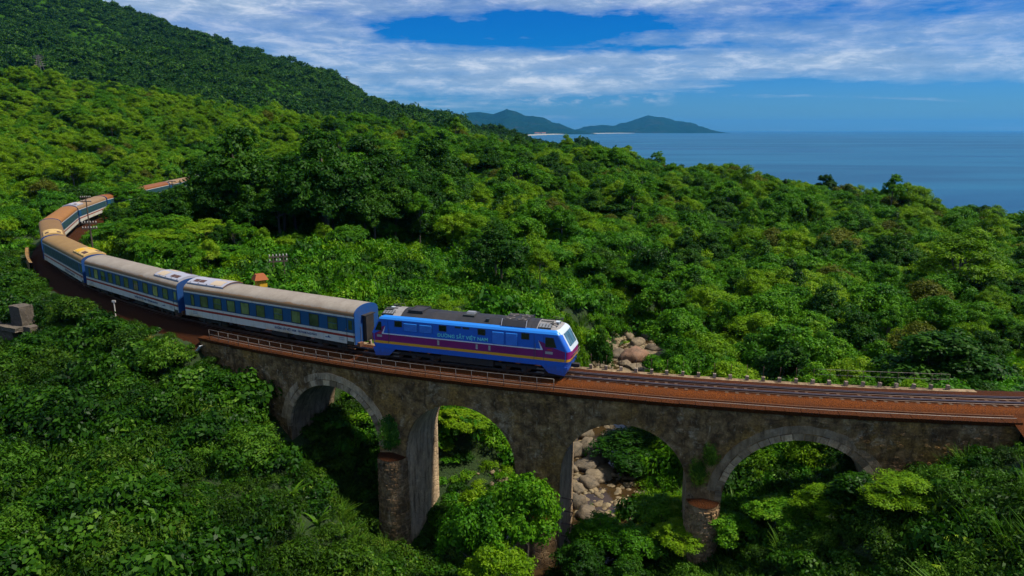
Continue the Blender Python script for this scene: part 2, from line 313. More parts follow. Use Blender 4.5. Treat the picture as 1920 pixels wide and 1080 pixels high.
GL_DARK = glass('loco_window_glass', (.010, .012, .012)); GL_GREEN = glass('coach_window_glass', (.13, .17, .07), .12, True); GL_SKY = glass('windscreen_glass', (.055, .115, .16), .04)
BLUE = paint('loco_blue', (.005, .140, .66), .35, .22, 0, (.01, .07, .40), .9, .55); BLUE_LIT = paint('loco_blue_lit', (.018, .22, .72), .4, .2, 0, (.02, .10, .35), .9)  # lighter blue: light caught by shoulder and slats, put into the colour
PURPLE = paint('loco_purple', (.25, .003, .14), .4, .2, 0, (.08, .004, .05), .9, .35); YEL = paint('loco_yellow', (.80, .36, .02), .45, .2, 0, (.4, .15, .02))
WHITE = paint('white_paint', (.72, .73, .76), .45, .18, 0, (.35, .33, .30)); NOSE = paint('nose_grey', (.50, .56, .62), .4, .25, 0, (.25, .24, .22), 3)
GRL = paint('grille_grey', (.20, .21, .23), .5, .3); BLUE_SHADE = simple('loco_blue_shade', (.004, .055, .33)); ROOFK = paint('loco_roof', (.016, .016, .020), .6, .5, 0, (.055, .047, .048), .8); ROOFW = paint('cab_roof', (.27, .25, .24), .55, .6, 0, (.14, .11, .09), 2.5)  # deep blue is the shade between louvre slats, as a colour
TEAL = simple('teal_lettering', (.20, .80, .74)); NAVY = simple('navy_lettering', (.012, .04, .14)); RED = simple('red_lettering', (.50, .05, .02)); GREY = simple('grey_lettering', (.25, .27, .30))
PLATE = paint('number_plate', (.40, .36, .33), .5, .3)
CBLUE = paint('coach_blue', (.006, .075, .19), .45, .35, 0, (.02, .05, .09), 1.2); CEND = paint('coach_end_blue', (.008, .058, .21), .5, .35, 0, (.06, .05, .05), 1.5)
CRED = paint('coach_red', (.30, .018, .012), .5, .3, 0, (.09, .02, .015)); RUSTY = paint('rusty_steel', (.11, .045, .020), .9, .6, 0, (.22, .10, .04), 3)
FRAME = paint('dark_frame', (.025, .028, .025), .5, .2); CREAM = paint('cream_panel', (.46, .36, .25), .6, .3, 0, (.4, .3, .2)); UNIT = paint('unit_white', (.34, .34, .40), .5, .2, 0, (.3, .28, .25))
UNITY = paint('unit_ochre', (.55, .36, .12), .6, .35, 0, (.3, .15, .05)); GRILLE = simple('brown_grille', (.075, .030, .022), .8); SHUT = paint('green_shutter', (.018, .075, .075), .6, .5, 0, (.03, .04, .03), 2)
YPIL = paint('yellow_wash', (.62, .34, .01), .8, .25, 0, (.3, .15, .02), 3); OCAP = paint('orange_tile', (.30, .075, .015), .8, .35, 0, (.2, .06, .02), 4)
PWHITE = paint('post_white', (.55, .50, .45), .7, .4)
def coach_white():
    m, t, b, o = mat('coach_white'); p = objc(t); s = N(t, 'ShaderNodeSeparateXYZ'); L(t, p, s.inputs[0])
    n = noise_n(t, p, .55, 6, .6); mp = N(t, 'ShaderNodeMapping', ins={'Scale': (2.2, 1, .5)}); L(t, p, mp.inputs[0]); st = noise_n(t, mp.outputs[0], 1.6, 5, .6)
    low = ramp(t, M(t, 'SUBTRACT', s.outputs[2], .8), [(0, 1.0), (.5, .0)])
    f = M(t, 'MULTIPLY', M(t, 'MULTIPLY', ramp(t, n, [(.52, 0.0), (.66, 1.0)]), low), .85); c = mixc(t, f, (.60, .56, .48), (.46, .27, .07))
    c = mixc(t, M(t, 'MULTIPLY', ramp(t, st, [(.5, 0.0), (.72, 1.0)]), .35), c, (.22, .19, .15)); L(t, c, b.inputs['Base Color']); b.inputs['Roughness'].default_value = .55; return m
CWHITE = coach_white()
def roof_mat(name, c1, c2, edge, edge_h):
    m, t, b, o = mat(name); p = objc(t); s = N(t, 'ShaderNodeSeparateXYZ'); L(t, p, s.inputs[0])
    n = noise_n(t, p, .5, 6, .62); n2 = noise_n(t, p, 3.2, 6, .65); ln = noise_n(t, p, 1.1, 4, .6)
    c = ramp(t, M(t, 'ADD', M(t, 'MULTIPLY', n, .65), M(t, 'MULTIPLY', n2, .35)), [(.35, c1), (.62, c2)])
    sl = M(t, 'ABSOLUTE', M(t, 'SUBTRACT', M(t, 'FRACT', M(t, 'MULTIPLY', s.outputs[0], .62)), .5))
    c = mixc(t, ramp(t, sl, [(.0, .22), (.02, 0.0)]), c, tuple(x * .55 for x in c1))
    hz = M(t, 'ADD', s.outputs[2], M(t, 'MULTIPLY', M(t, 'SUBTRACT', ln, .5), -.32)); f = ramp(t, M(t, 'SUBTRACT', hz, edge_h - .5), [(.47, 1.0), (.53, 0.0)])
    c = mixc(t, M(t, 'MULTIPLY', f, .9), c, edge); L(t, c, b.inputs['Base Color']); b.inputs['Roughness'].default_value = .6
    bump(t, b, M(t, 'ADD', n2, M(t, 'MULTIPLY', ramp(t, sl, [(0, 1.0), (.02, 0.0)]), .6)), .2, .02); return m
EDGE = (.22, .115, .04)
ROOFS = {'grey': roof_mat('roof_grey', (.205, .165, .125), (.30, .255, .205), EDGE, 3.44), 'ochre': roof_mat('roof_ochre', (.21, .115, .028), (.28, .165, .05), (.24, .14, .05), 3.25),
         'brown': roof_mat('roof_brown', (.17, .085, .020), (.23, .125, .036), (.19, .10, .04), 3.25), 'orange': roof_mat('roof_orange', (.24, .095, .012), (.31, .13, .022), (.24, .10, .03), 3.25),
         'tan': roof_mat('roof_tan', (.21, .12, .05), (.28, .17, .08), (.3, .16, .07), 3.25), 'rust': roof_mat('roof_rust', (.18, .055, .009), (.24, .08, .016), (.3, .09, .02), 3.25), 'white': roof_mat('roof_white', (.27, .30, .33), (.36, .40, .43), EDGE, 3.2)}

# ------------------------------------------------------------------ the line of the track (metres, s = 0 under the nose of the locomotive)
TP = np.array([(95, 43.2), (75, 41.7), (60, 41.2), (46, 41.35), (32.4, 42.1), (19.2, 43.7), (4.4, 47.0), (-11.1, 52.3), (-28.7, 61.6), (-44.6, 73.8), (-58.5, 88.2), (-69.5, 104),
               (-78.2, 122), (-84.2, 141), (-87.9, 160.5), (-90.6, 180), (-93.6, 203), (-98, 226), (-104, 250)], float)
def catmull(P, n=40):
    Q = np.vstack([2 * P[0] - P[1], P, 2 * P[-1] - P[-2]]); out = []
    for i in range(1, len(Q) - 2):
        p0, p1, p2, p3 = Q[i - 1:i + 3]
        for k in range(n):
            t = k / n; out.append(.5 * ((2 * p1) + (-p0 + p2) * t + (2 * p0 - 5 * p1 + 4 * p2 - p3) * t * t + (-p0 + 3 * p1 - 3 * p2 + p3) * t ** 3))
    out.append(P[-1]); return np.array(out)
D = catmull(TP); l_ = np.r_[0, np.cumsum(np.hypot(*np.diff(D, axis=0).T))]; s_ = np.arange(0, l_[-1], .5)
D = np.c_[np.interp(s_, l_, D[:, 0]), np.interp(s_, l_, D[:, 1])]
for _ in range(60): D[1:-1] = D[1:-1] * .5 + .25 * (D[2:] + D[:-2])
TG = np.gradient(D, axis=0); TG /= np.linalg.norm(TG, axis=1)[:, None]
LS = np.r_[0, np.cumsum(np.hypot(*np.diff(D, axis=0).T))]; LS -= LS[np.argmin(np.hypot(D[:, 0] - 4.4, D[:, 1] - 47.0))]
def tr(s, off=0.0, z=0.0):
    """point at s along the track, off metres towards the camera side"""
    x, y = np.interp(s, LS, D[:, 0]), np.interp(s, LS, D[:, 1]); tx, ty = np.interp(s, LS, TG[:, 0]), np.interp(s, LS, TG[:, 1])
    return np.array((x - ty * off, y + tx * off, z))
def track_dist(x, y):
    x = np.atleast_1d(x).astype(float); y = np.atleast_1d(y).astype(float); d = np.full(x.shape, 1e9); si = np.zeros(x.shape); sg = np.ones(x.shape)
    for i in range(0, len(D)):
        q = np.hypot(x - D[i, 0], y - D[i, 1]); m = q < d; d[m] = q[m]; si[m] = LS[i]
        side = (x - D[i, 0]) * (-TG[i, 1]) + (y - D[i, 1]) * TG[i, 0]; sg[m] = np.sign(side[m])
    return d, si, sg                                   # sg +1 on the camera side

# ------------------------------------------------------------------ terrain
CREEK = np.array([(-2, 5), (1, 25), (4, 40), (5.5, 50), (7, 61), (11, 80), (17, 91), (23, 100), (34, 112), (50, 124), (75, 138)], float)
CR = catmull(CREEK, 20)
def creek_dist(x, y):
    x = np.atleast_1d(x); y = np.atleast_1d(y); d = np.full(x.shape, 1e9)
    for p in CR: d = np.minimum(d, np.hypot(x - p[0], y - p[1]))
    return d
cp = []
def C3(x, y, z): cp.append((x, y, z))
def CP(px, py, Y, h): p = at_y(px, py, Y); cp.append((p[0], p[1], p[2] - h))
for p in CREEK: C3(p[0], p[1], -13.4)
for s in range(36, 236, 12):
    for o in (-4, 4): C3(*tr(s, o, -.8))
for s in (-31, -42, -55, -70, -85):
    for o in (-4, 4): C3(*tr(s, o, -.8))
for s, z in ((32, -1.4), (27, -4.2), (22.5, -8.0), (18, -12), (13, -15.2), (8, -15.2), (2, -14.5), (-9, -11.6), (-14, -9.2), (-19, -6.2), (-24, -3.0), (-28, -1.2)):
    C3(*tr(s, 4.0, z))
for s, z in ((32, -1.2), (27, -2.2), (22.5, -5.2), (18, -8.2), (13, -11.5), (8, -13), (-8, -12.2), (-14, -10.2), (-19, -7), (-24, -3), (-28, -1)):
    C3(*tr(s, -5.0, z))
# near side: the left bank, the gully below the piers, the right bank
for a in ((0, 1080, 33, .8), (150, 1080, 33, .8), (300, 1080, 34, .8), (450, 1080, 36, .8), (600, 1080, 39, 1.2), (0, 950, 38, .8), (200, 950, 38.5, .8), (400, 950, 39.5, .8), (560, 960, 41, .8), (660, 1000, 42, .8),
          (0, 820, 46, .8), (200, 800, 47, .8), (400, 800, 47, .8), (520, 830, 45.5, .8), (0, 700, 58, .8), (150, 690, 58, .8), (300, 690, 56, .8), (420, 720, 52, .8), (250, 620, 62.5, .7), (100, 600, 70, .7), (0, 640, 68, .8),
          (0, 540, 86, .8), (60, 500, 92, .8)): CP(*a)
C3(-45, 15, -4); C3(-30, 5, -7); C3(-60, 30, -2); C3(-12, 20, -13); C3(0, -10, -14.5); C3(-40, -25, -8)
for a in ((1920, 1080, 27, .8), (1750, 1080, 30, .8), (1600, 1080, 33, .8), (1450, 1080, 36.5, .8), (1300, 1080, 40, .8), (1900, 950, 31, .8), (1750, 950, 33, .8), (1600, 980, 35.5, 1.0), (1900, 840, 36, .8), (1450, 1000, 38, .8), (1250, 1020, 42, 1)): CP(*a)
C3(40, 25, -1); C3(50, 33, -.5); C3(30, 5, -4); C3(45, -10, -2); C3(15, 15, -12.5); C3(14, 38, -11.5)
# beyond the line: the valley, the grove and the wooded hill
for a in ((900, 560, 70, 2), (1000, 560, 76, 2), (800, 545, 74, 2), (700, 525, 80, 2), (1000, 500, 95, 2), (900, 500, 95, 2), (1100, 540, 88, 2), (1000, 440, 120, 4), (1150, 440, 122, 4), (1250, 500, 108, 4),
          (550, 440, 122, 0), (650, 470, 105, 1), (480, 470, 108, 0), (400, 430, 118, 1), (330, 430, 112, 1), (250, 450, 98, 1),
          (1000, 330, 175, 8), (1000, 262, 250, 8), (850, 235, 300, 8), (850, 330, 180, 8), (700, 320, 190, 8), (700, 218, 330, 8), (600, 213, 350, 8), (500, 280, 230, 8), (400, 190, 375, 8), (200, 150, 390, 8), (0, 120, 395, 8), (-300, 60, 410, 8),
          (0, 250, 240, 8), (0, 350, 165, 6), (150, 300, 210, 8), (300, 300, 215, 8), (300, 240, 270, 8), (0, 450, 112, 4), (-200, 350, 165, 6), (-200, 200, 300, 8),
          (1100, 278, 240, 8), (1250, 300, 225, 8), (1400, 332, 205, 8), (1560, 337, 200, 8), (1700, 365, 190, 8), (1920, 405, 178, 8), (2200, 440, 170, 8),
          (1300, 450, 132, 7), (1500, 450, 138, 7), (1700, 400, 165, 8), (1900, 450, 140, 8), (1250, 380, 165, 8)): CP(*a)
for x, y, z in ((20, 62, -12.5), (30, 62, -12), (42, 58, -9.5), (25, 78, -13), (40, 80, -12.5), (55, 75, -9), (60, 100, -12.8), (70, 90, -8), (45, 52, -5), (60, 56, -3.5), (80, 70, -3), (100, 90, -3), (4, 72, -6), (-2, 62, -6.5), (-10, 58.5, -8.2), (1, 58, -11.5),
                (30, 95, -13), (6, 88, -6.5)): C3(x, y, z)
for x, y, z in ((0, 420, -12), (100, 380, -30), (200, 330, -38), (-150, 480, 10), (-300, 500, 40), (300, 260, -40), (250, 180, -22), (330, 120, -40), (100, 500, -45), (-50, 540, -30), (-250, 560, 25), (-420, 560, 60)): C3(x, y, z)
cp = np.array(cp)
def rbf_fit(P):
    d = np.hypot(P[:, None, 0] - P[None, :, 0], P[:, None, 1] - P[None, :, 1]); n = len(P)
    A = np.zeros((n + 3, n + 3)); A[:n, :n] = d - np.eye(n) * .9; A[:n, n] = 1; A[n, :n] = 1; A[:n, n + 1:] = P[:, :2]; A[n + 1:, :n] = P[:, :2].T
    return np.linalg.lstsq(A, np.r_[P[:, 2], 0, 0, 0], rcond=None)[0]
Wt = rbf_fit(cp)
GX = np.r_[np.arange(-440, -120, 6.0), np.arange(-120, 90, 1.5), np.arange(90, 400, 6.0)]; GY = np.r_[np.arange(-30, 120, 1.5), np.arange(120, 580, 5.0)]
XX, YY = np.meshgrid(GX, GY); fx, fy = XX.ravel(), YY.ravel()
zt = np.full(fx.shape, Wt[-3]) + Wt[-2] * fx + Wt[-1] * fy
for i in range(len(cp)): zt += Wt[i] * np.hypot(fx - cp[i, 0], fy - cp[i, 1])
zt += np.array([noise.fractal(Vector((x * .055, y * .055, 3.1)), .8, 2.0, 4) for x, y in zip(fx, fy)]) * np.clip(np.hypot(fx, fy) / 120, .35, 1.6) * .8
td, ts, tsg = track_dist(fx, fy); cdist = creek_dist(fx, fy)
on_wall = (ts > -27.5) & (ts < 32.5)
k = np.clip((6.5 - td) / 3.0, 0, 1) * (~on_wall); zt = zt * (1 - k) + (-.95) * k
kc = np.clip((6.5 - cdist) / 3.5, 0, 1); zt = zt * (1 - kc) + np.minimum(zt, -13.5) * kc
kk = on_wall & (td < 3.0); zt[kk] = np.minimum(zt[kk], -3.0)
ZG = zt.reshape(XX.shape)
def gz(x, y):
    x = np.clip(np.asarray(x, float), GX[0], GX[-1] - .01); y = np.clip(np.asarray(y, float), GY[0], GY[-1] - .01)
    i = np.searchsorted(GX, x, 'right') - 1; j = np.searchsorted(GY, y, 'right') - 1
    u = (x - GX[i]) / (GX[i + 1] - GX[i]); v = (y - GY[j]) / (GY[j + 1] - GY[j])
    return (ZG[j, i] * (1 - u) + ZG[j, i + 1] * u) * (1 - v) + (ZG[j + 1, i] * (1 - u) + ZG[j + 1, i + 1] * u) * v
nx, ny = len(GX), len(GY); ii, jj = np.meshgrid(np.arange(nx - 1), np.arange(ny - 1)); q0 = (jj * nx + ii).ravel()
tag(link('hillside_ground', mesh_np('hillside_ground', np.c_[fx, fy, zt], np.c_[q0, q0 + 1, q0 + nx + 1, q0 + nx], [GROUND], smooth=True)), kind='structure')

# creek water
def water_mat(name, c, sc, rough, bs):
    m, t, b, o = mat(name); g = gpos(t); n = noise_n(t, g, sc, 5, .6, .5); L(t, mixc(t, ramp(t, noise_n(t, g, sc * .3, 4), [(.4, 0.0), (.65, 1.0)]), c, tuple(x * .55 for x in c)), b.inputs['Base Color'])
    b.inputs['Roughness'].default_value = rough; b.inputs['Specular IOR Level'].default_value = .5; bump(t, b, n, bs, .1); return m
v, f = [], []
for i, p in enumerate(CR):
    d = CR[min(i + 1, len(CR) - 1)] - CR[max(i - 1, 0)]; d /= np.linalg.norm(d); nrm = np.array((-d[1], d[0]))
    for o in (-5.5, 5.5): v.append((*(p + nrm * o), -13.12))
    if i: f.append((2 * i - 2, 2 * i - 1, 2 * i + 1, 2 * i))
tag(link('creek_water', mesh('creek_water', v, f, [water_mat('brown_creek', (.050, .030, .012), .8, .08, .12)])), kind='structure')

# sea
def sea_mat():
    m, t, b, o = mat('sea_surface'); g = gpos(t)
    mp = N(t, 'ShaderNodeMapping', ins={'Scale': (.00035, .0016, .01)}); L(t, g, mp.inputs[0]); band = noise_n(t, mp.outputs[0], 1.4, 6, .62, .5)
    c = ramp(t, band, [(.36, (.005, .066, .145)), (.47, (.011, .108, .20)), (.56, (.006, .070, .150)), (.66, (.016, .125, .22))]); L(t, c, b.inputs['Base Color'])
    L(t, ramp(t, band, [(.4, .42), (.6, .55)]), b.inputs['Roughness']); b.inputs['Specular IOR Level'].default_value = .28
    mp2 = N(t, 'ShaderNodeMapping', ins={'Scale': (.05, .11, 1)}); L(t, g, mp2.inputs[0]); bump(t, b, noise_n(t, mp2.outputs[0], 1.0, 8, .7, .4), .5, 2.0); return m
SEA_Z = -42.0
sx = np.array([-40000, -15000, -6000, -2000, 0, 2000, 6000, 15000, 40000.]); sy = np.array([-600, 300, 900, 2000, 5000, 12000, 24000, 40000.])
X_, Y_ = np.meshgrid(sx, sy); i_, j_ = np.meshgrid(np.arange(len(sx) - 1), np.arange(len(sy) - 1)); q0 = (j_ * len(sx) + i_).ravel(); n_ = len(sx)
tag(link('sea', mesh_np('sea', np.c_[X_.ravel(), Y_.ravel(), np.full(X_.size, SEA_Z)], np.c_[q0, q0 + 1, q0 + n_ + 1, q0 + n_], [sea_mat()])), kind='structure')

# mountain behind the wood
def mount_mat(name, sc, cs):
    m, t, b, o = mat(name); g = gpos(t); a = noise_n(t, g, sc, 7, .62, .4); a2 = noise_n(t, g, sc * 7, 6, .68)
    c = ramp(t, M(t, 'ADD', M(t, 'MULTIPLY', a, .6), M(t, 'MULTIPLY', a2, .4)), [(.35, cs[0]), (.52, cs[1]), (.66, cs[2])]); L(t, c, b.inputs['Base Color']); b.inputs['Roughness'].default_value = 1; b.inputs['Specular IOR Level'].default_value = 0.0
    bump(t, b, a2, 1.0, .06 / sc); return m
RID = [(-500, -330, 1500), (-300, -230, 1430), (0, -110, 1350), (210, 0, 1280), (330, 40, 1230), (450, 80, 1180), (600, 128, 1100), (700, 172, 1040), (760, 195, 1000), (830, 218, 960), (910, 238, 900), (1000, 251, 860), (1080, 262, 830)]
rp = np.array([at_y(*r) for r in RID]); rp[:, 2] -= 9
tt = np.linspace(0, len(rp) - 1, 110); rid = np.c_[[np.interp(tt, np.arange(len(rp)), rp[:, k]) for k in range(3)]].T
MV = []; NJ = 60
for i, r_ in enumerate(rid):
    base = np.array((r_[0] * (500 / r_[1]) * 1.05 + 30, 480.0, -12.0 + max(0, -r_[0]) * .03)); back = r_ + np.array((90, 420, -(r_[2] + 45)))
    for j in range(NJ):
        u = j / (NJ - 1) * 1.25
        if u <= 1: p = base + (r_ - base) * u; h = base[2] + (r_[2] - base[2]) * (u ** 1.25); p[2] = h
        else: q = (u - 1) / .25; p = r_ + (back - r_) * q
        a = math.sin(min(u, 1) * math.pi) * 1.0 + (.12 if u < 1 else .4)
        p[2] += noise.fractal(Vector((p[0] * .009, p[1] * .004, 1.7)), .9, 2.1, 5) * 22 * a
        MV.append(p)
MV = np.array(MV); ni = len(rid); i_, j_ = np.meshgrid(np.arange(ni - 1), np.arange(NJ - 1)); q0 = (i_ * NJ + j_).ravel(); MF = np.c_[q0, q0 + NJ, q0 + NJ + 1, q0 + 1]
MOUNT = mount_mat('mountain_grass', .009, ((.014, .045, .005), (.030, .085, .006), (.060, .135, .008)))
tag(link('mountain', mesh_np('mountain', MV, MF, [MOUNT], smooth=True)), kind='structure')

# far headlands, beach
def headland(name, prof, Y, depth, amp, seed):
    P = np.array([at_y(a, b, Y) for a, b in prof]); t2 = np.linspace(0, len(P) - 1, 90); r2 = np.c_[[np.interp(t2, np.arange(len(P)), P[:, k]) for k in range(3)]].T
    V = []; nj = 41
    for i, p in enumerate(r2):
        for j in range(nj):
            u = (j / (nj - 1)) * 2 - 1; h = (p[2] - SEA_Z) * (1 - abs(u)) ** 1.0
            q = Vector((p[0] * .0022, u * depth * .0022, seed)); nn = noise.fractal(q, .85, 2.1, 6)
            V.append((p[0], Y + u * depth, SEA_Z - 6 + h + 6 + (nn * amp * min(1, h / 90) if abs(u) > .04 else 0) - (8 if abs(u) > .97 else 0)))
    n0 = len(r2); a, b = np.meshgrid(np.arange(n0 - 1), np.arange(nj - 1)); q = (a * nj + b).ravel()
    return tag(link(name, mesh_np(name, V, np.c_[q, q + nj, q + nj + 1, q + 1], [FAR], smooth=True)), kind='structure')
FAR = mount_mat('far_forest', .0016, ((.003, .018, .013), (.006, .030, .017), (.032, .036, .028)))
headland('headland_hills', [(800, 240), (840, 224), (880, 211), (900, 210), (925, 214), (950, 205), (968, 209), (985, 217), (1012, 222), (1035, 231), (1048, 231), (1075, 243), (1092, 246)], 12500, 2300, 60, 4.4)
headland('cape_hills', [(1060, 246), (1090, 241), (1112, 236), (1130, 234), (1150, 236), (1180, 228), (1215, 216), (1230, 219), (1245, 220), (1262, 227), (1278, 227), (1300, 233), (1322, 242), (1332, 248)], 15500, 1600, 60, 9.1)
BEACH = mount_mat('beach_sand', .004, ((.30, .27, .21), (.38, .35, .28), (.44, .41, .34)))
bp = [at_y(x, 248, Y)[:2] for x, Y in ((985, 7600), (1008, 8300), (1030, 9200), (1060, 10200), (1095, 11300), (1130, 12300), (1165, 13300), (1200, 14100))]
v, f = [], []
for i, p in enumerate(bp):
    v += [(p[0], p[1], SEA_Z + .05), (p[0] - 30, p[1] + 160, SEA_Z + 5), (p[0] - 60, p[1] + 420, SEA_Z + 8), (p[0] - 80, p[1] + 900, SEA_Z + .1)]
    if i: f += [(4 * i - 4 + q, 4 * i + q, 4 * i + q + 1, 4 * i - 4 + q + 1) for q in range(3)]
tag(link('beach', mesh('beach', v, f, [BEACH])), kind='structure')

# haze: one box of even, thin air round everything
hz = MB().box(-43000, 43000, -800, 42000, SEA_Z - 3, 560).build('haze', [], None); tag(hz, kind='stuff')
hm = bpy.data.materials.new('thin_air'); hm.use_nodes = True; ht = hm.node_tree; ht.nodes.clear(); ho = ht.nodes.new('ShaderNodeOutputMaterial'); pv = ht.nodes.new('ShaderNodeVolumePrincipled')
pv.inputs['Color'].default_value = (.09, .48, 1, 1); pv.inputs['Density'].default_value = 2.8e-5; pv.inputs['Anisotropy'].default_value = .2
ht.links.new(pv.outputs[0], ho.inputs['Volume']); hz.data.materials.append(hm)

# ------------------------------------------------------------------ viaduct
ARCH = [(18.45, 4.2), (7.85, 4.2), (-3.75, 4.2), (-14.9, 4.75)]; SPRING = -6.4; SPR = {18.45: -6.4, 7.85: -6.4, -3.75: -6.4, -14.9: -7.0}; NEAR, FARO = 2.9, -2.35; S0, S1 = -27.2, 32.6; TOP = -.62; BASE = -16.5
via = empty('viaduct', tr(2.0, 0, 0)); tag(via, 'weathered dark masonry railway viaduct of four round arches under the train', 'viaduct')
via_off = Vector(via.location)
def vlink(name, me): o = link(name, me, via); o.matrix_parent_inverse = Matrix.Translation(-via_off); return o
def uvmesh(name, v, f, uvs, mats, smooth=False):
    me = mesh(name, v, f, mats, None, smooth); ul = me.uv_layers.new(name='UVMap'); idx = np.zeros(len(me.loops), np.int32); me.loops.foreach_get('vertex_index', idx)
    ul.data.foreach_set('uv', np.asarray(uvs, np.float32)[idx].ravel()); return me
brk = [S0, S1]
for c, r in ARCH: brk += [c - r * math.cos(math.pi * k / 24) for k in range(25)]
brk += list(np.arange(S0, S1, .7)); brk = np.unique(np.round(np.array(brk), 4)); brk = brk[np.r_[True, np.diff(brk) > .02]]
def zlow(s, edge):
    for c, r in ARCH:
        if abs(s - c) < r - 1e-3 or (abs(abs(s - c) - r) < 2e-3 and edge * (c - s) > 0): return SPR[c] + math.sqrt(max(0, r * r - (s - c) ** 2))
    return BASE
def face(off, sgn):
    v, f, uv = [], [], []
    def rough(s, z): return off + sgn * .07 * noise.fractal(Vector((s * .6, z * .6, off)), .8, 2, 4)
    for a, b in zip(brk[:-1], brk[1:]):
        la, lb = zlow(a, 1), zlow(b, -1); rows = 7 if min(la, lb) > -7 else 16; i0 = len(v)
        for kx, (s, lo) in enumerate(((a, la), (b, lb))):
            for j in range(rows + 1):
                z = TOP + (lo - TOP) * j / rows; v.append(tr(s, rough(s, z), z)); uv.append((s, z))
        for j in range(rows):
            q = (i0 + j, i0 + j + 1, i0 + rows + 1 + j + 1, i0 + rows + 1 + j); f.append(q if sgn > 0 else q[::-1])
    return v, f, uv
for off, sg in ((NEAR, 1), (FARO, -1)): vlink('spandrel_wall', uvmesh('spandrel_wall', *face(off, sg), [WALL]))
for ai, (c, r) in enumerate(ARCH):
    SPRING = SPR[c]; rm = RING if ai in (0, 3) else WALL; pk_ = 1.0 if ai in (0, 3) else .35
    v, f, uv = [], [], []; prof = [(c + r, BASE), (c + r, -11.0)] + [(c + r * math.cos(t), SPRING + r * math.sin(t)) for t in np.linspace(0, math.pi, 33)] + [(c - r, -11.0), (c - r, BASE)]
    acc = 0; no = 7
    for i, (s, z) in enumerate(prof):
        if i: acc += math.hypot(s - prof[i - 1][0], z - prof[i - 1][1])
        for k_ in range(no):
            o = NEAR + (FARO - NEAR) * k_ / (no - 1); v.append(tr(s, o, z)); uv.append((o, z))
        if i: f += [((i - 1) * no + k_, i * no + k_, i * no + k_ + 1, (i - 1) * no + k_ + 1) for k_ in range(no - 1)]
    vlink('arch_barrel', uvmesh('arch_barrel', v, f, uv, [SOFF], True))
    nv = 22
    for k_ in range(nv):                                               # every block of the arch ring
        t0, t1 = math.pi * (k_ + .03) / nv, math.pi * (k_ + .97) / nv; pr = random.uniform(.03, .065) * pk_; th = .42 + random.uniform(-.03, .03); v = []
        for o in (NEAR - .2, NEAR + pr):
            for rr in (r - .012, r + th):
                for t in (t0, t1): v.append(tr(c + rr * math.cos(t), o, SPRING + rr * math.sin(t)))
        uv = [(c + 4 * t0, 0), (c + 4 * t1, 0), (c + 4 * t0, .4), (c + 4 * t1, .4)] * 2
        vlink('voussoir', uvmesh('voussoir', v, [(4, 5, 7, 6), (0, 1, 5, 4), (2, 6, 7, 3), (0, 4, 6, 2), (1, 3, 7, 5)], uv, [rm]))
    v, f, uv = [], [], []; nb = 60
    for k_ in range(nb + 1):
        t = math.pi * (.04 + .92 * k_ / nb); w_ = .5 + .07 * noise.noise(Vector((k_ * .5, c, 0)))
        for rr, o in ((r + .46, NEAR - .1), (r + .46, NEAR + .045 * pk_), (r + .46 + w_, NEAR + .035 * pk_), (r + .48 + w_, NEAR - .1)):
            v.append(tr(c + rr * math.cos(t), o + .012 * noise.noise(Vector((k_ * .9, rr, c))), SPRING + rr * math.sin(t))); uv.append((c + rr * math.cos(t), SPRING + rr * math.sin(t)))
        if k_: f += [(4 * k_ - 4 + q, 4 * k_ + q, 4 * k_ + q + 1, 4 * k_ - 4 + q + 1) for q in range(3)]
    vlink('arch_band', uvmesh('arch_band', v, f, uv, [rm]))
# coping stones along both edges, one object each
s = S0
while s < S1 - .3:
    e = min(S1, s + random.uniform(.95, 1.15)); dz_ = random.uniform(-.012, .012); v = []
    for ss in (s + .012, e - .012):
        for o, z in ((NEAR - .5, -.60), (NEAR + .10, -.60), (NEAR + .12, -.34), (NEAR - .46, -.30)): v.append(tr(ss, o, z + dz_))
    vlink('coping_stone', uvmesh('coping_stone', v, [(0, 1, 2, 3), (4, 7, 6, 5), (0, 4, 5, 1), (1, 5, 6, 2), (2, 6, 7, 3), (3, 7, 4, 0)], [(s, 0), (s, .1), (s, .3), (s, .4), (e, 0), (e, .1), (e, .3), (e, .4)], [COPE])); s = e
v, f, uv = [], [], []
for k_, ss in enumerate(np.arange(S0, S1, .8)):
    for o, z in ((FARO + .4, -.62), (FARO + .4, -.28), (FARO - .1, -.28), (FARO - .1, -.62)): v.append(tr(ss, o, z)); uv.append((ss, z + o))
    if k_: f += [(4 * k_ - 4 + q, 4 * k_ + q, 4 * k_ + (q + 1) % 4, 4 * k_ - 4 + (q + 1) % 4) for q in range(4)]
vlink('far_coping', uvmesh('far_coping', v, f, uv, [RING]))
# end blocks of the wall
for ss, sg in ((S1, 1), (S0, -1)):
    v = [tr(ss, o, z) for o, z in ((NEAR, BASE), (FARO, BASE), (FARO, TOP), (NEAR, TOP))]; vlink('end_wall', uvmesh('end_wall', v, [(0, 1, 2, 3)], [(0, -16), (5, -16), (5, 0), (0, 0)], [WALL]))
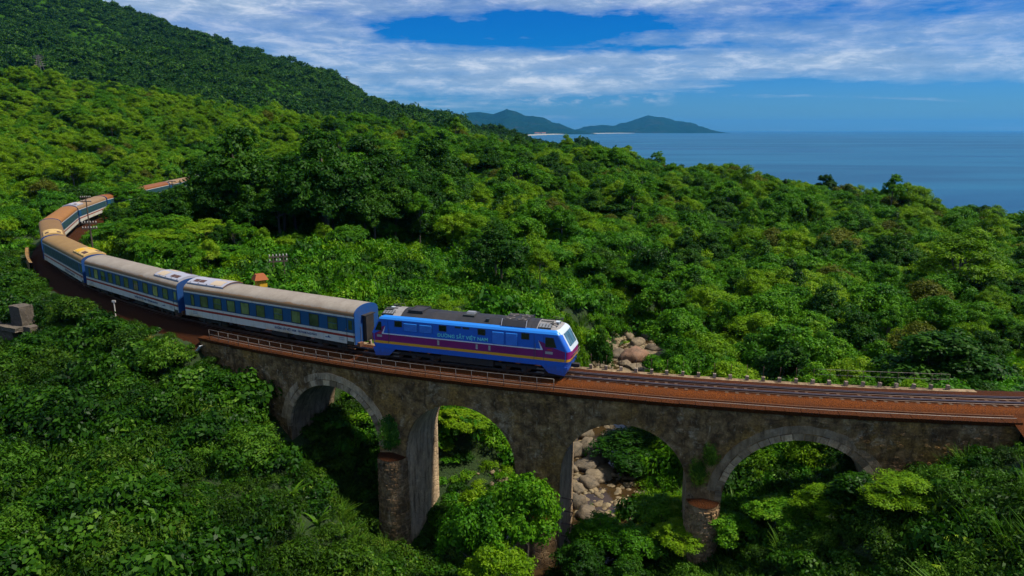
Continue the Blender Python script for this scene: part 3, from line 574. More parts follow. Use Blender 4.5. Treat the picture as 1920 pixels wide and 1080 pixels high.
# round cutwaters on the near side of the piers, faced with rubble
def cutwater(sc_, rad, ztop, stones):
    n = 18; v, f, uv = [], [], []; zs = np.linspace(ztop, BASE, 16)
    for j, z in enumerate(zs):
        for k_ in range(n + 1):
            t = math.pi * k_ / n; rr = rad * (1 + .012 * (ztop - z)) * (1 + .02 * noise.noise(Vector((k_ * .7, z, sc_)))); v.append(tr(sc_ + rr * math.cos(t), NEAR - .15 + rr * math.sin(t) * 1.12, z)); uv.append((sc_ + rr * t, z))
        if j: f += [((j - 1) * (n + 1) + k_, j * (n + 1) + k_, j * (n + 1) + k_ + 1, (j - 1) * (n + 1) + k_ + 1) for k_ in range(n)]
    cw = vlink('cutwater', uvmesh('cutwater', v, f, uv, [STONE], True))
    v = [tr(sc_, NEAR - .1, ztop + .22)]; uv = [(0, 0)]
    for k_ in range(n + 1):
        t = math.pi * k_ / n; v.append(tr(sc_ + rad * 1.0 * math.cos(t), NEAR - .1 + rad * 1.1 * math.sin(t), ztop + .02 + .10 * noise.noise(Vector((k_, 3, 1))))); uv.append((k_ * .3, 1))
    tp = link('ledge_top', uvmesh('ledge_top', v, [(0, k_, k_ + 1) for k_ in range(1, n + 1)], uv, [EARTH]), cw)
    if stones:
        mb = MB(); z = ztop - .25
        while z > -15.2:
            hh = random.uniform(.22, .36); t = .02 + random.uniform(0, .1)
            while t < math.pi - .05:
                wd = random.uniform(.2, .42) / rad; t1 = min(t + wd, math.pi - .02); pr = random.uniform(.02, .09); r0 = rad * (1 + .012 * (ztop - z)); sh = random.uniform(-.06, .06)
                for _ in (0,):
                    vv = []
                    for tt_ in np.linspace(t + .03, t1 - .03, 3):
                        for z_, q in ((z + sh, -.03), (z - .02 + sh, pr), (z - hh + .05 + sh, pr * .8), (z - hh + .03 + sh, -.03)):
                            rr = r0 + q; vv.append(tr(sc_ + rr * math.cos(tt_), NEAR - .15 + rr * math.sin(tt_) * 1.12, z_))
                    mb.add(vv, [(k_ * 4 + q, k_ * 4 + 4 + q, k_ * 4 + 5 + q, k_ * 4 + 1 + q) for k_ in range(2) for q in range(3)] + [(0, 1, 2, 3), (8, 11, 10, 9)])
                t = t1 + .03 + random.uniform(0, .05)
            z -= hh
        me = mb.mesh('rubble_stones', [STONE]); me.uv_layers.new(name='UVMap'); o = link('rubble_stones', me, cw); o['kind'] = 'stuff'
cutwater(13.15, 1.12, -6.95, True); cutwater(2.05, 1.55, -9.4, False); cutwater(-9.02, 1.05, -7.15, True)
for z in (-8.6, -9.6, -10.6, -11.6): 
    mb = MB(); a, b = tr(.45, 2.2, z), tr(-.35, 2.2, z - .05); c_ = tr(-.35, 3.3, z - .08); mb.tube([a, b, c_], .045, 6); vlink('iron_rung', mb.mesh('iron_rung', [STEEL]))

# rough rubble standing proud of the near face
mb = MB(); z = -.95
while z > -14.5:
    ss = S0 + .3
    while ss < S1 - .3:
        a, b_ = random.uniform(.15, .27), random.uniform(.09, .16); sc0, zc0 = ss + a, z + random.uniform(-.07, .07); ss += 2 * a + random.uniform(.02, .16)
        if random.random() < .38 or any(abs(sc0 - c) < r + .25 and zc0 < SPR[c] + 1 or math.hypot(sc0 - c, max(0, zc0 - SPR[c])) < r + 1.25 for c, r in ARCH): continue
        rg = lambda s1, z1: NEAR + .07 * noise.fractal(Vector((s1 * .6, z1 * .6, NEAR)), .8, 2, 4); n_ = 7; pr = random.uniform(.02, .06); t0 = random.random(); o_, i_ = [], []
        for k_ in range(n_):
            t = 6.283 * (k_ + t0 + random.uniform(-.2, .2)) / n_; q = random.uniform(.85, 1.12)
            for lst, f_, d_ in ((o_, 1.0, -.03), (i_, .72, pr)): s1, z1 = sc0 + a * q * f_ * math.cos(t), zc0 + b_ * q * f_ * math.sin(t); lst.append(tr(s1, rg(s1, z1) + d_, z1))
        mb.add(o_ + i_, [(k_, (k_ + 1) % n_, n_ + (k_ + 1) % n_, n_ + k_) for k_ in range(n_)] + [tuple(range(n_, 2 * n_))])
    z -= .27
me = mb.mesh('wall_rubble', [WALL]); uvl = me.uv_layers.new(name='UVMap'); co = np.zeros(len(me.vertices) * 3, np.float32); me.vertices.foreach_get('co', co); co = co.reshape(-1, 3); li = np.zeros(len(me.loops), np.int32); me.loops.foreach_get('vertex_index', li); uvl.data.foreach_set('uv', np.c_[-co[li, 0], co[li, 2]].astype(np.float32).ravel())
vlink('wall_rubble', me)['kind'] = 'stuff'

# ballast and track
def sheet(name, s0, s1, ds, secf, mats, kind=None, ns=1):
    v, f, uv = [], [], []; ss = np.linspace(s0, s1, int((s1 - s0) / ds) + 2); m = None
    for i, s in enumerate(ss):
        sec = secf(s); m = len(sec)
        for o, z in sec: v.append(tr(s, o, z)); uv.append((s, o))
        if i: f += [((i - 1) * m + k_, i * m + k_, i * m + k_ + 1, (i - 1) * m + k_ + 1) for k_ in range(m - 1)]
    o = link(name, uvmesh(name, v, f, uv, mats, True))
    if kind: o['kind'] = kind
    return o
def bsec(s, onv=True):
    n = lambda q: .035 * noise.fractal(Vector((s * 1.1, q * 3, .5)), .7, 2, 3)
    offs = [-2.0, -1.6, -1.2, -.8, -.3, .3, .8, 1.2, 1.6, 1.95, 2.25, 2.46]; zs = [-.30, -.26, -.2, -.17, -.165, -.165, -.17, -.2, -.27, -.36, -.40, -.40]
    sec = [(o, z + n(o)) for o, z in zip(offs, zs)]
    return ([(-2.2, -.6)] + sec + [(2.5, -.6)]) if onv else ([(-4.2, -1.2), (-2.9, -.5)] + sec + [(2.9, -.42), (4.4, -1.0)]) if s < 0 else ([(-3.9, -1.35), (-2.4, -.7)] + sec[1:-3] + [(2.5, -.75), (3.6, -1.4)])
sheet('ballast', S0 + .4, S1 - .4, .45, bsec, [BALLAST], 'structure'); sheet('ballast', S1 - .45, 238, .9, lambda s: bsec(s, False), [EARTH], 'structure'); sheet('ballast', -88, S0 + .45, .9, lambda s: bsec(s, False), [BALLAST], 'structure')
trk = empty('railway_track', tr(0)); tag(trk, 'rusty metre gauge railway track curving across the viaduct deck', 'track'); toff = Vector(trk.location)
def tlink(name, me, mats=None): o = link(name, me, trk); o.matrix_parent_inverse = Matrix.Translation(-toff); return o
def rail(o, s0, s1, zt_=0.0):
    pr = [(-.06, -.13), (-.06, -.115), (-.012, -.09), (-.012, -.04), (-.034, -.03), (-.034, 0), (.034, 0), (.034, -.03), (.012, -.04), (.012, -.09), (.06, -.115), (.06, -.13)]
    v, f, mi = [], [], []
    for i, s in enumerate(np.arange(s0, s1, 1.0)):
        for a, z in pr: v.append(tr(s, o + a, z + zt_))
        if i:
            for k_ in range(12): f.append(((i - 1) * 12 + k_, i * 12 + k_, i * 12 + (k_ + 1) % 12, (i - 1) * 12 + (k_ + 1) % 12)); mi.append(1 if k_ == 5 else 0)
    return mesh('rail', v, f, [STEEL, RAILTOP], mi)
for o in (-.535, .535): tlink('rail', rail(o, -86, 236))
for o in (-.36, .36): tlink('guard_rail', rail(o, -29, 35, -.01))
slm = MB().box(-.11, .11, -.86, .86, -.09, .09).mesh('sleeper', [WOOD])
for s in np.arange(-40, 96, .66):
    p = tr(s, random.uniform(-.03, .03), -.252); tx, ty = np.interp(s, LS, TG[:, 0]), np.interp(s, LS, TG[:, 1]); o = link('sleeper', slm, trk, None, (0, random.uniform(-.01, .01), math.atan2(ty, tx) + random.uniform(-.02, .02))); o.location = Vector(p) - toff
# cable troughs / pipes along the near edge of the deck
for o, r_, lab in ((2.05, .035, 'thin rusty pipe laid along the deck beside the ballast'), (2.36, .03, 'pale thin cable lying along the inner edge of the coping')):
    mb = MB(); mb.tube([tr(s, o + .02 * math.sin(s * .7), -.30 - (.03 if o > 2.1 else 0)) for s in np.arange(S0, S1 - .5, 1.2)], r_, 6); tag(mb.build('edge_pipe', [RUSTY if o < 2.2 else GALV], smooth=True), lab, 'pipe')
# near railing
nr = empty('deck_railing', tr(16, NEAR, -.3)); noff = Vector(nr.location); tag(nr, 'thin grey pipe railing along the near edge of the viaduct deck', 'railing')
def nlink(name, mb, mats, root, off): o = mb.build(name, mats, root, True); o.matrix_parent_inverse = Matrix.Translation(-off); return o
ps = np.arange(1.0, 32.2, 1.17)
for s in ps: nlink('post', MB().tube([tr(s, NEAR - .12, -.34), tr(s, NEAR - .12, .50)], .02, 6), [GALV], nr, noff)
for z in (.50, .09): nlink('handrail' if z > .3 else 'mid_rail', MB().tube([tr(s, NEAR - .12, z) for s in np.arange(ps[0], ps[-1] + .01, .8)], .018, 6), [GALV], nr, noff)
# far railing: concrete feet with thin rods
fr = empty('far_parapet_fence', tr(-12, FARO, -.3)); foff = Vector(fr.location); tag(fr, 'row of small pale concrete feet carrying thin rods along the far deck edge', 'fence')
fps = [at_y(px, py, 48.5 - max(0, px - 1100) * .0069) for px, py in ()]
for k_, s in enumerate(np.arange(-25.4, 31, 1.12)):
    t_ = np.array([np.interp(s, LS, TG[:, 0]), np.interp(s, LS, TG[:, 1])]); o = MB().box(-.105, .105, -.105, .105, 0, .34).build('foot', [POST], fr); o.location = Vector(tr(s, FARO + .1, -.29)) - foff; o.rotation_euler = (random.uniform(-.1, .1), random.uniform(-.1, .1), math.atan2(t_[1], t_[0]) + random.uniform(-.2, .2))
    nlink('rod', MB().tube([tr(s, FARO + .1, .05), tr(s + random.uniform(-.05, .05), FARO + .1 + random.uniform(-.05, .05), .85)], .016, 5), [STEEL], fr, foff)
for z in (.83, .45): nlink('wire', MB().tube([tr(s, FARO + .1, z) for s in np.arange(-25.4, -16.2, .8)], .014, 5), [GALV], fr, foff)

# ------------------------------------------------------------------ lettering
def text_mesh(body, size, matl, bold=0.0, serif=False):
    cu = bpy.data.curves.new('lettering', 'FONT'); cu.body = body; cu.size = size; cu.extrude = .002; cu.offset = bold; cu.resolution_u = 2; cu.align_x = 'CENTER'
    o = bpy.data.objects.new('tmp_text', cu); COL.objects.link(o); dg = bpy.context.evaluated_depsgraph_get(); dg.update()
    me = bpy.data.meshes.new_from_object(o.evaluated_get(dg)); bpy.data.objects.remove(o); me.materials.clear(); me.materials.append(matl); return me
def side_text(name, me, parent, x, y, z, sx=1.0):
    o = link(name, me, parent, (x, y, z), (math.pi / 2, 0, 0 if y < 0 else math.pi)); o.scale = (sx, 1, 1); return o

# ------------------------------------------------------------------ train
def bogie(root, x, naxle, pitch, r=.43, hw=.8):
    b = MB(); ln = pitch * (naxle - 1) + 1.5
    for y in (-hw - .12, hw + .12): b.box(x - ln / 2, x + ln / 2, y - .09, y + .09, .42, .66)
    b.box(x - .35, x + .35, -hw - .1, hw + .1, .45, .75)
    for k_ in range(naxle):
        ax = x + (k_ - (naxle - 1) / 2) * pitch
        for y in (-hw - .24, hw + .24): b.box(ax - .17, ax + .17, y - .05, y + .05, .28, .62)
    bg = b.build('bogie', [BLACK], root)
    for k_ in range(naxle):
        ax = x + (k_ - (naxle - 1) / 2) * pitch; mb = MB()
        for y in (-.535, .535):
            mb.tube([(ax, y - .07, r), (ax, y + .07, r)], r, 18); mb.tube([(ax, y - .1 * (1 if y > 0 else -1), r), (ax, y - .065 * (1 if y > 0 else -1), r)], r + .03, 18)
        mb.tube([(ax, -.6, r), (ax, .6, r)], .08, 8); mb.build('wheelset', [STEEL], bg)
def panel(x0, x1, z0, z1, y, th=.012):
    a, b = (y, y + th) if y > 0 else (y - th, y); return MB().box(x0, x1, a, b, z0, z1)
def place_vehicle(root, s0, length):
    a, b = tr(s0 + 3), tr(s0 + length - 3); d = a - b; root.location = ((a[0] + b[0]) / 2, (a[1] + b[1]) / 2, 0); root.rotation_euler = (0, 0, math.atan2(d[1], d[0]))

# locomotive: local x runs from 0 (rear) to 16 (front); shifted so that its Empty sits in the middle
def make_loco():
    root = empty('locomotive'); tag(root, 'blue and purple diesel locomotive with yellow stripe leading the train', 'locomotive'); LN = 16.0; HX = LN / 2
    hw = 1.4
    # level table: z, half width, end set-back
    lev = [(.92, hw - .02, .22), (1.31, hw, .06), (1.51, hw, .02), (2.05, hw, 0.0), (2.25, hw, .10), (3.22, hw, .66), (3.36, hw - .09, .80), (3.48, hw - .26, .98), (3.66, hw - .62, 1.2), (3.80, .42, 1.45), (3.84, 0.01, 1.6)]
    def outline(z, w, sb):
        o = []; rc = min(.62, w); xs = HX - sb
        for k_ in range(7):
            t = math.pi / 2 * k_ / 6; o.append((xs - .32 + .32 * math.cos(t) - .0, (w - rc) + rc * math.sin(t)) if w > .05 else (xs - .32 + .32 * math.cos(t), w * math.sin(t)))
        q = [(HX - 2.6, w)]; right = o + q; full = right + [(-x, y) for x, y in right[::-1]] + [(-x, -y) for x, y in right] + [(x, -y) for x, y in right[::-1]]
        return [(x, y, z) for x, y in full]
    v, f, mi = [], [], []; rings = [outline(*l) for l in lev]; n = len(rings[0])
    for rg in rings: v += rg
    for i in range(len(lev) - 1):
        for k_ in range(n):
            q = (i * n + k_, i * n + (k_ + 1) % n, (i + 1) * n + (k_ + 1) % n, (i + 1) * n + k_); f.append(q)
            c_ = sum((Vector(v[a]) for a in q), Vector()) / 4; endf = abs(c_.x) > HX - 1.75 and (abs(c_.x) > HX - 1.1 and abs(c_.y) < 1.12)
            z = c_.z
            if z > 3.46: m_ = 5 if abs(c_.x) > HX - 2.4 else 4
            elif z > 3.22: m_ = 6 if (endf or abs(c_.x) > HX - 1.0) and abs(c_.y) < 1.2 else 1  # shoulder takes the lighter blue as painted sky light
            elif endf and z > 2.0: m_ = 3
            elif 1.31 < z < 1.51 and abs(c_.x) > HX - .8: m_ = 7
            elif 1.51 <= z < 2.06 and abs(c_.x) > HX - .8: m_ = 2
            else: m_ = 0
            mi.append(m_)
    f.append(tuple(range(n))[::-1]); mi.append(8); f.append(tuple((len(lev) - 1) * n + k_ for k_ in range(n))); mi.append(4)
    me = mesh('body', v, f, [BLUE, BLUE_LIT, PURPLE, NOSE, ROOFK, ROOFW, NOSE, YEL, BLACK], mi); bm = bmesh.new(); bm.from_mesh(me); bmesh.ops.recalc_face_normals(bm, faces=bm.faces); bm.to_mesh(me); bm.free(); link('body', me, root)
    X = lambda a: a - HX
    # aprons under each cab
    for sg in (-1, 1):
        prf = []
        mb = MB(); ext = [(HX - 2.15, .93), (HX - 1.62, .40), (HX - .42, .30), (HX - .20, .93)]
        mb.prism([(sg * a, z) for a, z in ext], 'y', -1.36, -1.31); mb.prism([(sg * a, z) for a, z in ext], 'y', 1.31, 1.36)
        vv = []; nn = 9
        for z, e, ww in ((.95, .19, 1.36), (.62, .26, 1.34), (.30, .42, 1.31)):
            for k_ in range(nn + 1):
                t = -math.pi / 2 + math.pi * k_ / nn; rc = .6; yy = (ww - rc) * (1 if math.sin(t) > 0 else -1) * (0 if abs(math.sin(t)) < 1e-6 else 1) + rc * math.sin(t); vv.append((sg * (HX - e - .55 + .55 * math.cos(t)), yy, z))
        mb.add(vv, [(i * (nn + 1) + k_, i * (nn + 1) + k_ + 1, (i + 1) * (nn + 1) + k_ + 1, (i + 1) * (nn + 1) + k_) for i in range(2) for k_ in range(nn)])
        mb.build('apron', [BLUE], root)
        cb = MB(); cb.box(sg * (HX - .25) - .25, sg * (HX - .25) + .35 * sg + .25, -.16, .16, .62, .86); cb.tube([(sg * (HX + .1), -.9, .72), (sg * (HX + .1), -.35, .62)], .03, 6); cb.build('coupler', [BLACK], root)
        # windscreen: two panes on the sloping face
        for y0, y1 in ((-1.06, -.035), (.035, 1.06)):
            def P(y, u, lift): z = 2.34 + u * .86; xx = HX - (.10 + (z - 2.25) / .97 * .56) - .012; cv = .13 * max(0, (abs(y) - .70) / .36) ** 2; return (sg * (xx - cv + lift), y, z + lift * .5)
            ys = np.linspace(y0, y1, 5); vv = [P(y, u, .05) for u in (0, 1) for y in ys]; me = mesh('windscreen', vv, [(k_, k_ + 1, k_ + 6, k_ + 5) if sg > 0 else (k_, k_ + 5, k_ + 6, k_ + 1) for k_ in range(4)], [GL_SKY]); ws = link('windscreen', me, root)
            ym = (y0 + y1) / 2; mb = MB(); mb.tube([P(ym - .1, 0, .075), P(ym + .22, .75, .075)], .012, 5); mb.build('wiper', [FRAME], ws)
        for y in (-.95, .95):
            hl = MB(); hl.tube([(sg * (HX - .17), y, 1.72), (sg * (HX - .05), y, 1.72)], .10, 12); o = hl.build('headlight', [WHITE], root)
        hr = MB(); pts = [(sg * (HX + .04), y, 1.86) for y in (-.7, .7)]
        for z in (1.62, 1.84): hr.tube([(sg * (HX + .10), -1.0, z), (sg * (HX + .13), 0, z - .02), (sg * (HX + .10), 1.0, z)], .018, 5)
        for y in (-1.0, -.5, .0, .5, 1.0): hr.tube([(sg * (HX - .1), y, 1.73), (sg * (HX + .12), y, 1.73)], .014, 5)
        hr.build('handrail', [GALV], root)
        # horns and lamps on the cab roof
        rl = MB(); rl.box(sg * (HX - 1.32) - .14, sg * (HX - 1.32) + .14, -.20, .20, 3.62, 3.82); o = rl.build('roof_lamp', [NOSE], root); ll = MB(); ll.tube([(sg * (HX - 1.18), .0, 3.73), (sg * (HX - 1.14), .0, 3.73)], .09, 10); ll.build('lens', [GL_SKY], o)
        for y in (-.62, .62):
            hn = MB(); hn.tube([(sg * (HX - 1.7), y, 3.80), (sg * (HX - 1.25), y, 3.80), (sg * (HX - 1.12), y, 3.80)], [.03, .05, .11], 8); hn.tube([(sg * (HX - 1.5), y, 3.66), (sg * (HX - 1.5), y, 3.80)], .03, 6); hn.build('horn', [FRAME], root)
        an = MB(); an.tube([(sg * (HX - 1.95), .2, 3.75), (sg * (HX - 1.95), .2, 4.25)], .012, 5); an.build('aerial', [FRAME], root)
        for y in (-.85, .85):
            lr = MB(); lr.tube([(sg * (HX - 1.2), y, 3.60), (sg * (HX - 1.1), y, 3.85), (sg * (HX - 1.9), y, 3.92), (sg * (HX - 2.0), y, 3.62)], .018, 5); lr.build('roof_rail', [GALV], root)
    for sg in (-1, 1):
        y = sg * hw
        # livery bands (thin painted steel, on both sides)
        ps_ = MB(); yy = (y, y + .006) if sg > 0 else (y - .006, y)
        poly = [(X(.40), 1.51), (X(15.60), 1.51), (X(15.60), 2.05), (X(14.85), 2.24), (X(13.95), 2.62), (X(13.64), 2.72), (X(13.95), 2.05), (X(1.05), 2.05), (X(1.36), 2.72), (X(1.05), 2.62), (X(.80), 2.24), (X(.40), 2.05)]
        tri = [(0, 1, 6, 7), (1, 2, 3, 6), (3, 4, 6), (4, 5, 6), (0, 7, 10, 11), (10, 7, 9), (9, 7, 8)]
        ps_.add([(a, yy[0] if sg < 0 else yy[1], z) for a, z in poly], tri); ps_.build('purple_band', [PURPLE], root)
        panel(X(.42), X(15.58), 1.31, 1.51, y, .007).build('yellow_stripe', [YEL], root)
        wl = MB(); ylo, yhi = (y, y + .010) if sg > 0 else (y - .010, y)
        wl.box(X(1.05), X(13.95), ylo, yhi, 2.05, 2.13)
        for a, b_ in ((1.05, 1.38), (13.95, 13.62)):
            d_ = .15 if a < 5 else -.15; q = [(X(a), 2.13), (X(a + d_), 2.13), (X(b_), 2.74)]; wl.add([(p, yhi if sg > 0 else ylo, z) for p, z in q], [(0, 1, 2)])
        wl.build('white_line', [WHITE], root)
        for a, b_ in ((2.16, 2.80), (5.87, 6.49), (8.98, 9.59), (12.34, 12.95)):
            fo = panel(X(a), X(b_), 2.70, 3.16, y, .02).build('window', [FRAME], root); panel(X(a + .05), X(b_ - .05), 2.75, 3.11, y + sg * .02, .006).build('pane', [GL_DARK], fo)
        for a, b_, sl in ((14.14, 14.92, 1), (1.86, 1.08, -1)):
            a, b_ = (14.14, 14.92) if sl > 0 else (1.86, 1.08)
            q = [(X(a), 2.30), (X(b_ + .05 * sl), 2.30), (X(b_ - .18 * sl), 3.0), (X(a), 3.0)]
            if sl < 0: q = [(X(1.04), 2.30), (X(.46), 2.30), (X(.80), 3.0), (X(1.04), 3.0)]
            cw = MB(); cw.prism(q, 'y', y, y + sg * .02); fo = cw.build('cab_window', [FRAME], root); c2 = MB(); mx_ = sum(p[0] for p in q) / 4; mz = 2.65; q2 = [(mx_ + (p[0] - mx_) * .86, mz + (p[1] - mz) * .88) for p in q]; c2.prism(q2, 'y', y + sg * .02, y + sg * .026); c2.build('pane', [GL_DARK], fo)
        for a, b_, z0, z1, n_ in ((2.93, 4.08, 2.46, 3.06, 7), (4.24, 5.32, 2.46, 3.06, 7), (10.1, 11.05, 2.18, 3.08, 11), (11.15, 12.09, 2.18, 3.08, 11)):
            fo = panel(X(a), X(b_), z0, z1, y, .012).build('louvre_panel', [NAVY if a < 9 else BLUE_SHADE], root)  # backing coloured dark for the shade between the slats
            for k_ in range(n_):
                z = z0 + (k_ + .5) * (z1 - z0) / n_; s_b = MB(); yo = y + sg * .012
                s_b.add([(X(a + .03), yo, z + .028), (X(b_ - .03), yo, z + .028), (X(b_ - .03), yo + sg * .035, z - .018), (X(a + .03), yo + sg * .035, z - .018), (X(a + .03), yo, z - .026), (X(b_ - .03), yo, z - .026)], [(0, 1, 2, 3), (3, 2, 5, 4)]); s_b.build('slat', [BLUE_LIT], fo)
        for a, b_ in ((10.1, 11.05), (11.15, 12.09)):
            fo = panel(X(a), X(b_), 1.56, 2.02, y + sg * .006, .01).build('lower_louvre', [PURPLE], root)
            for k_ in range(5): z = 1.60 + k_ * .085; panel(X(a + .03), X(b_ - .03), z, z + .03, y + sg * .016, .02).build('slat', [PURPLE], fo)
        for a, b_ in ((7.17, 7.64), (7.80, 8.31)): panel(X(a), X(b_), 3.03, 3.17, y, .012).build('vent_slot', [FRAME], root)
        for a in (13.31, 1.60): 
            d_ = MB(); ylo, yhi = (y, y + .012) if sg > 0 else (y - .012, y)
            for x_ in (a, a + .72 if a > 5 else a + .0): d_.box(X(x_) - .012, X(x_) + .012, ylo, yhi, 1.3, 3.12)
            o = d_.build('cab_door', [NAVY], root); h = MB(); h.tube([(X(a) + .1, y + sg * .05, 1.5), (X(a) + .1, y + sg * .05, 2.5)], .015, 5); h.build('grab_rail', [GALV], o)
        for a in (14.2, 1.0): panel(X(a - .06) if a > 5 else X(.62), X(a + .50) if a > 5 else X(1.05), 1.80, 1.98, y + sg * .008, .01).build('number_plate', [PLATE], root); panel(X(a + .1) if a > 5 else X(.72), X(a + .42) if a > 5 else X(.98), 2.08, 2.17, y + sg * .008, .008).build('red_mark', [RED], root)
        for a in (5.8, 8.9, 9.9): panel(X(a - .08), X(a + .08), 1.62, 1.98, y + sg * .008, .012).build('steel_tag', [PLATE], root)
        tm = TXT['loco']; o = side_text('lettering', tm, root, X(7.76), y + sg * .012, 2.27, 1.0)
        st = MB()
        for z in (.62, .35): st.box(X(13.5), X(14.05), min(y, y - sg * .22), max(y, y - sg * .22), z, z + .04); st.box(X(1.9), X(2.45), min(y, y - sg * .22), max(y, y - sg * .22), z, z + .04)
        st.build('cab_step', [GALV], root)
    # roof equipment
    def rbox(name, a, b_, y0, y1, z0, z1, m_): return MB().box(X(a), X(b_), y0, y1, z0, z1).build(name, [m_], root)
    for y0, y1 in ((-1.12, -.2), (.2, 1.12)):
        for a, b_ in ((13.5, 14.45), (.95, 1.9)):
            o = MB(); zc = lambda y: 3.86 - .30 * (abs(y) - .2) / .92; ya, yb = (y0, y1); o.add([(X(a), ya, zc(ya)), (X(b_), ya, zc(ya)), (X(b_), yb, zc(yb)), (X(a), yb, zc(yb)), (X(a), ya, 3.4), (X(b_), ya, 3.4), (X(b_), yb, 3.4), (X(a), yb, 3.4)], [(0, 1, 2, 3), (0, 4, 5, 1), (1, 5, 6, 2), (2, 6, 7, 3), (3, 7, 4, 0)]); gr = o.build('roof_grille', [FRAME], root)
            for k_ in range(4): 
                x0 = a + .06 + k_ * .23; bb = MB(); y2, y3 = (ya + .05, yb - .34) if ya < 0 else (ya + .34, yb - .05); bb.add([(X(x0), y2, zc(y2) + .03), (X(x0 + .17), y2, zc(y2) + .03), (X(x0 + .17), y3, zc(y3) + .03), (X(x0), y3, zc(y3) + .03)], [(0, 1, 2, 3)]); bb.build('grille_bar', [GRL], gr)
    h = MB(); h.box(X(3.04), X(4.24), -.78, -.70, 3.60, 3.90); h.box(X(3.04), X(4.24), .70, .78, 3.60, 3.90); h.box(X(3.04), X(3.12), -.7, .7, 3.7, 3.92); h.box(X(4.16), X(4.24), -.7, .7, 3.7, 3.92); h.box(X(3.12), X(4.16), -.7, .7, 3.7, 3.865); h.build('roof_hatch', [ROOFK], root)
    ex = MB(); ex.prism([(-.3, 3.8), (.3, 3.8), (.2, 4.0), (-.2, 4.0)], 'x', X(7.64), X(8.26)); ex.build('exhaust_cover', [GRL], root); rbox('exhaust_plinth', 7.5, 8.4, -.6, .6, 3.70, 3.86, FRAME); rbox('roof_vent', 9.44, 9.69, -.95, -.6, 3.58, 3.80, FRAME)
    fb = MB(); fb.prism([(-1.2, 3.50), (1.2, 3.50), (.92, 3.88), (-.92, 3.88)], 'x', X(10.75), X(12.6)); fd = fb.build('fan_housing', [ROOFK], root)
    for x_ in (11.2, 12.15):
        for y in (-.46, .46):
            fn = MB(); fn.tube([(X(x_), y, 3.87), (X(x_), y, 3.905)], .40, 16); fo = fn.build('fan_ring', [BLACK], fd); bl = MB()
            for k_ in range(3): t = k_ * 2.09 + x_; bl.add([(X(x_) + .05 * math.cos(t + 1.6), y + .05 * math.sin(t + 1.6), 3.92), (X(x_) + .37 * math.cos(t + .3), y + .37 * math.sin(t + .3), 3.915), (X(x_) + .37 * math.cos(t - .3), y + .37 * math.sin(t - .3), 3.91)], [(0, 1, 2)])
            bl.build('fan_blade', [GALV], fo)
    for x_ in (10.72, 12.6):
        q = MB(); q.add([(X(x_), -1.22, 3.49), (X(x_ + .05), -1.22, 3.49), (X(x_ + .05), -.92, 3.95), (X(x_), -.92, 3.95)], [(0, 1, 2, 3)]); q.add([(X(x_), 1.22, 3.49), (X(x_ + .05), 1.22, 3.49), (X(x_ + .05), .92, 3.95), (X(x_), .92, 3.95)], [(0, 1, 2, 3)]); q.build('white_edge', [UNIT], fd)
    for x_ in (2.6, 5.2, 7.2, 9.9, 13.0): rg_ = MB(); rg_.tube([(X(x_), -1.14, 3.50), (X(x_), -.78, 3.69), (X(x_), -.42, 3.815), (X(x_), 0, 3.852), (X(x_), .42, 3.815), (X(x_), .78, 3.69), (X(x_), 1.14, 3.50)], .018, 5); rg_.build('roof_seam', [ROOFK], root)
    MB().box(X(5.9), X(10.1), -1.2, 1.2, .35, .98).build('fuel_tank', [BLACK], root)
    MB().box(X(1.2), X(14.8), -1.1, 1.1, .80, .98).build('underframe', [BLACK], root)
    bogie(root, X(3.55), 3, 1.55); bogie(root, X(12.45), 3, 1.55)
    return root
TXT = {'loco': text_mesh('ĐƯỜNG SẮT VIỆT NAM', .36, TEAL, .004), 'coach': text_mesh('ĐƯỜNG SẮT VIỆT NAM - VIETNAM RAILWAYS', .26, NAVY, .006)}
for k_, wd in (('loco', 4.05), ('coach', 4.6)):
    me = TXT[k_]; xs = [v.co.x for v in me.vertices]; sc = wd / (max(xs) - min(xs))
    for v in me.vertices: v.co.x *= sc
loco = make_loco(); place_vehicle(loco, .05, 15.6); loco.scale = (.975, 1, 1)

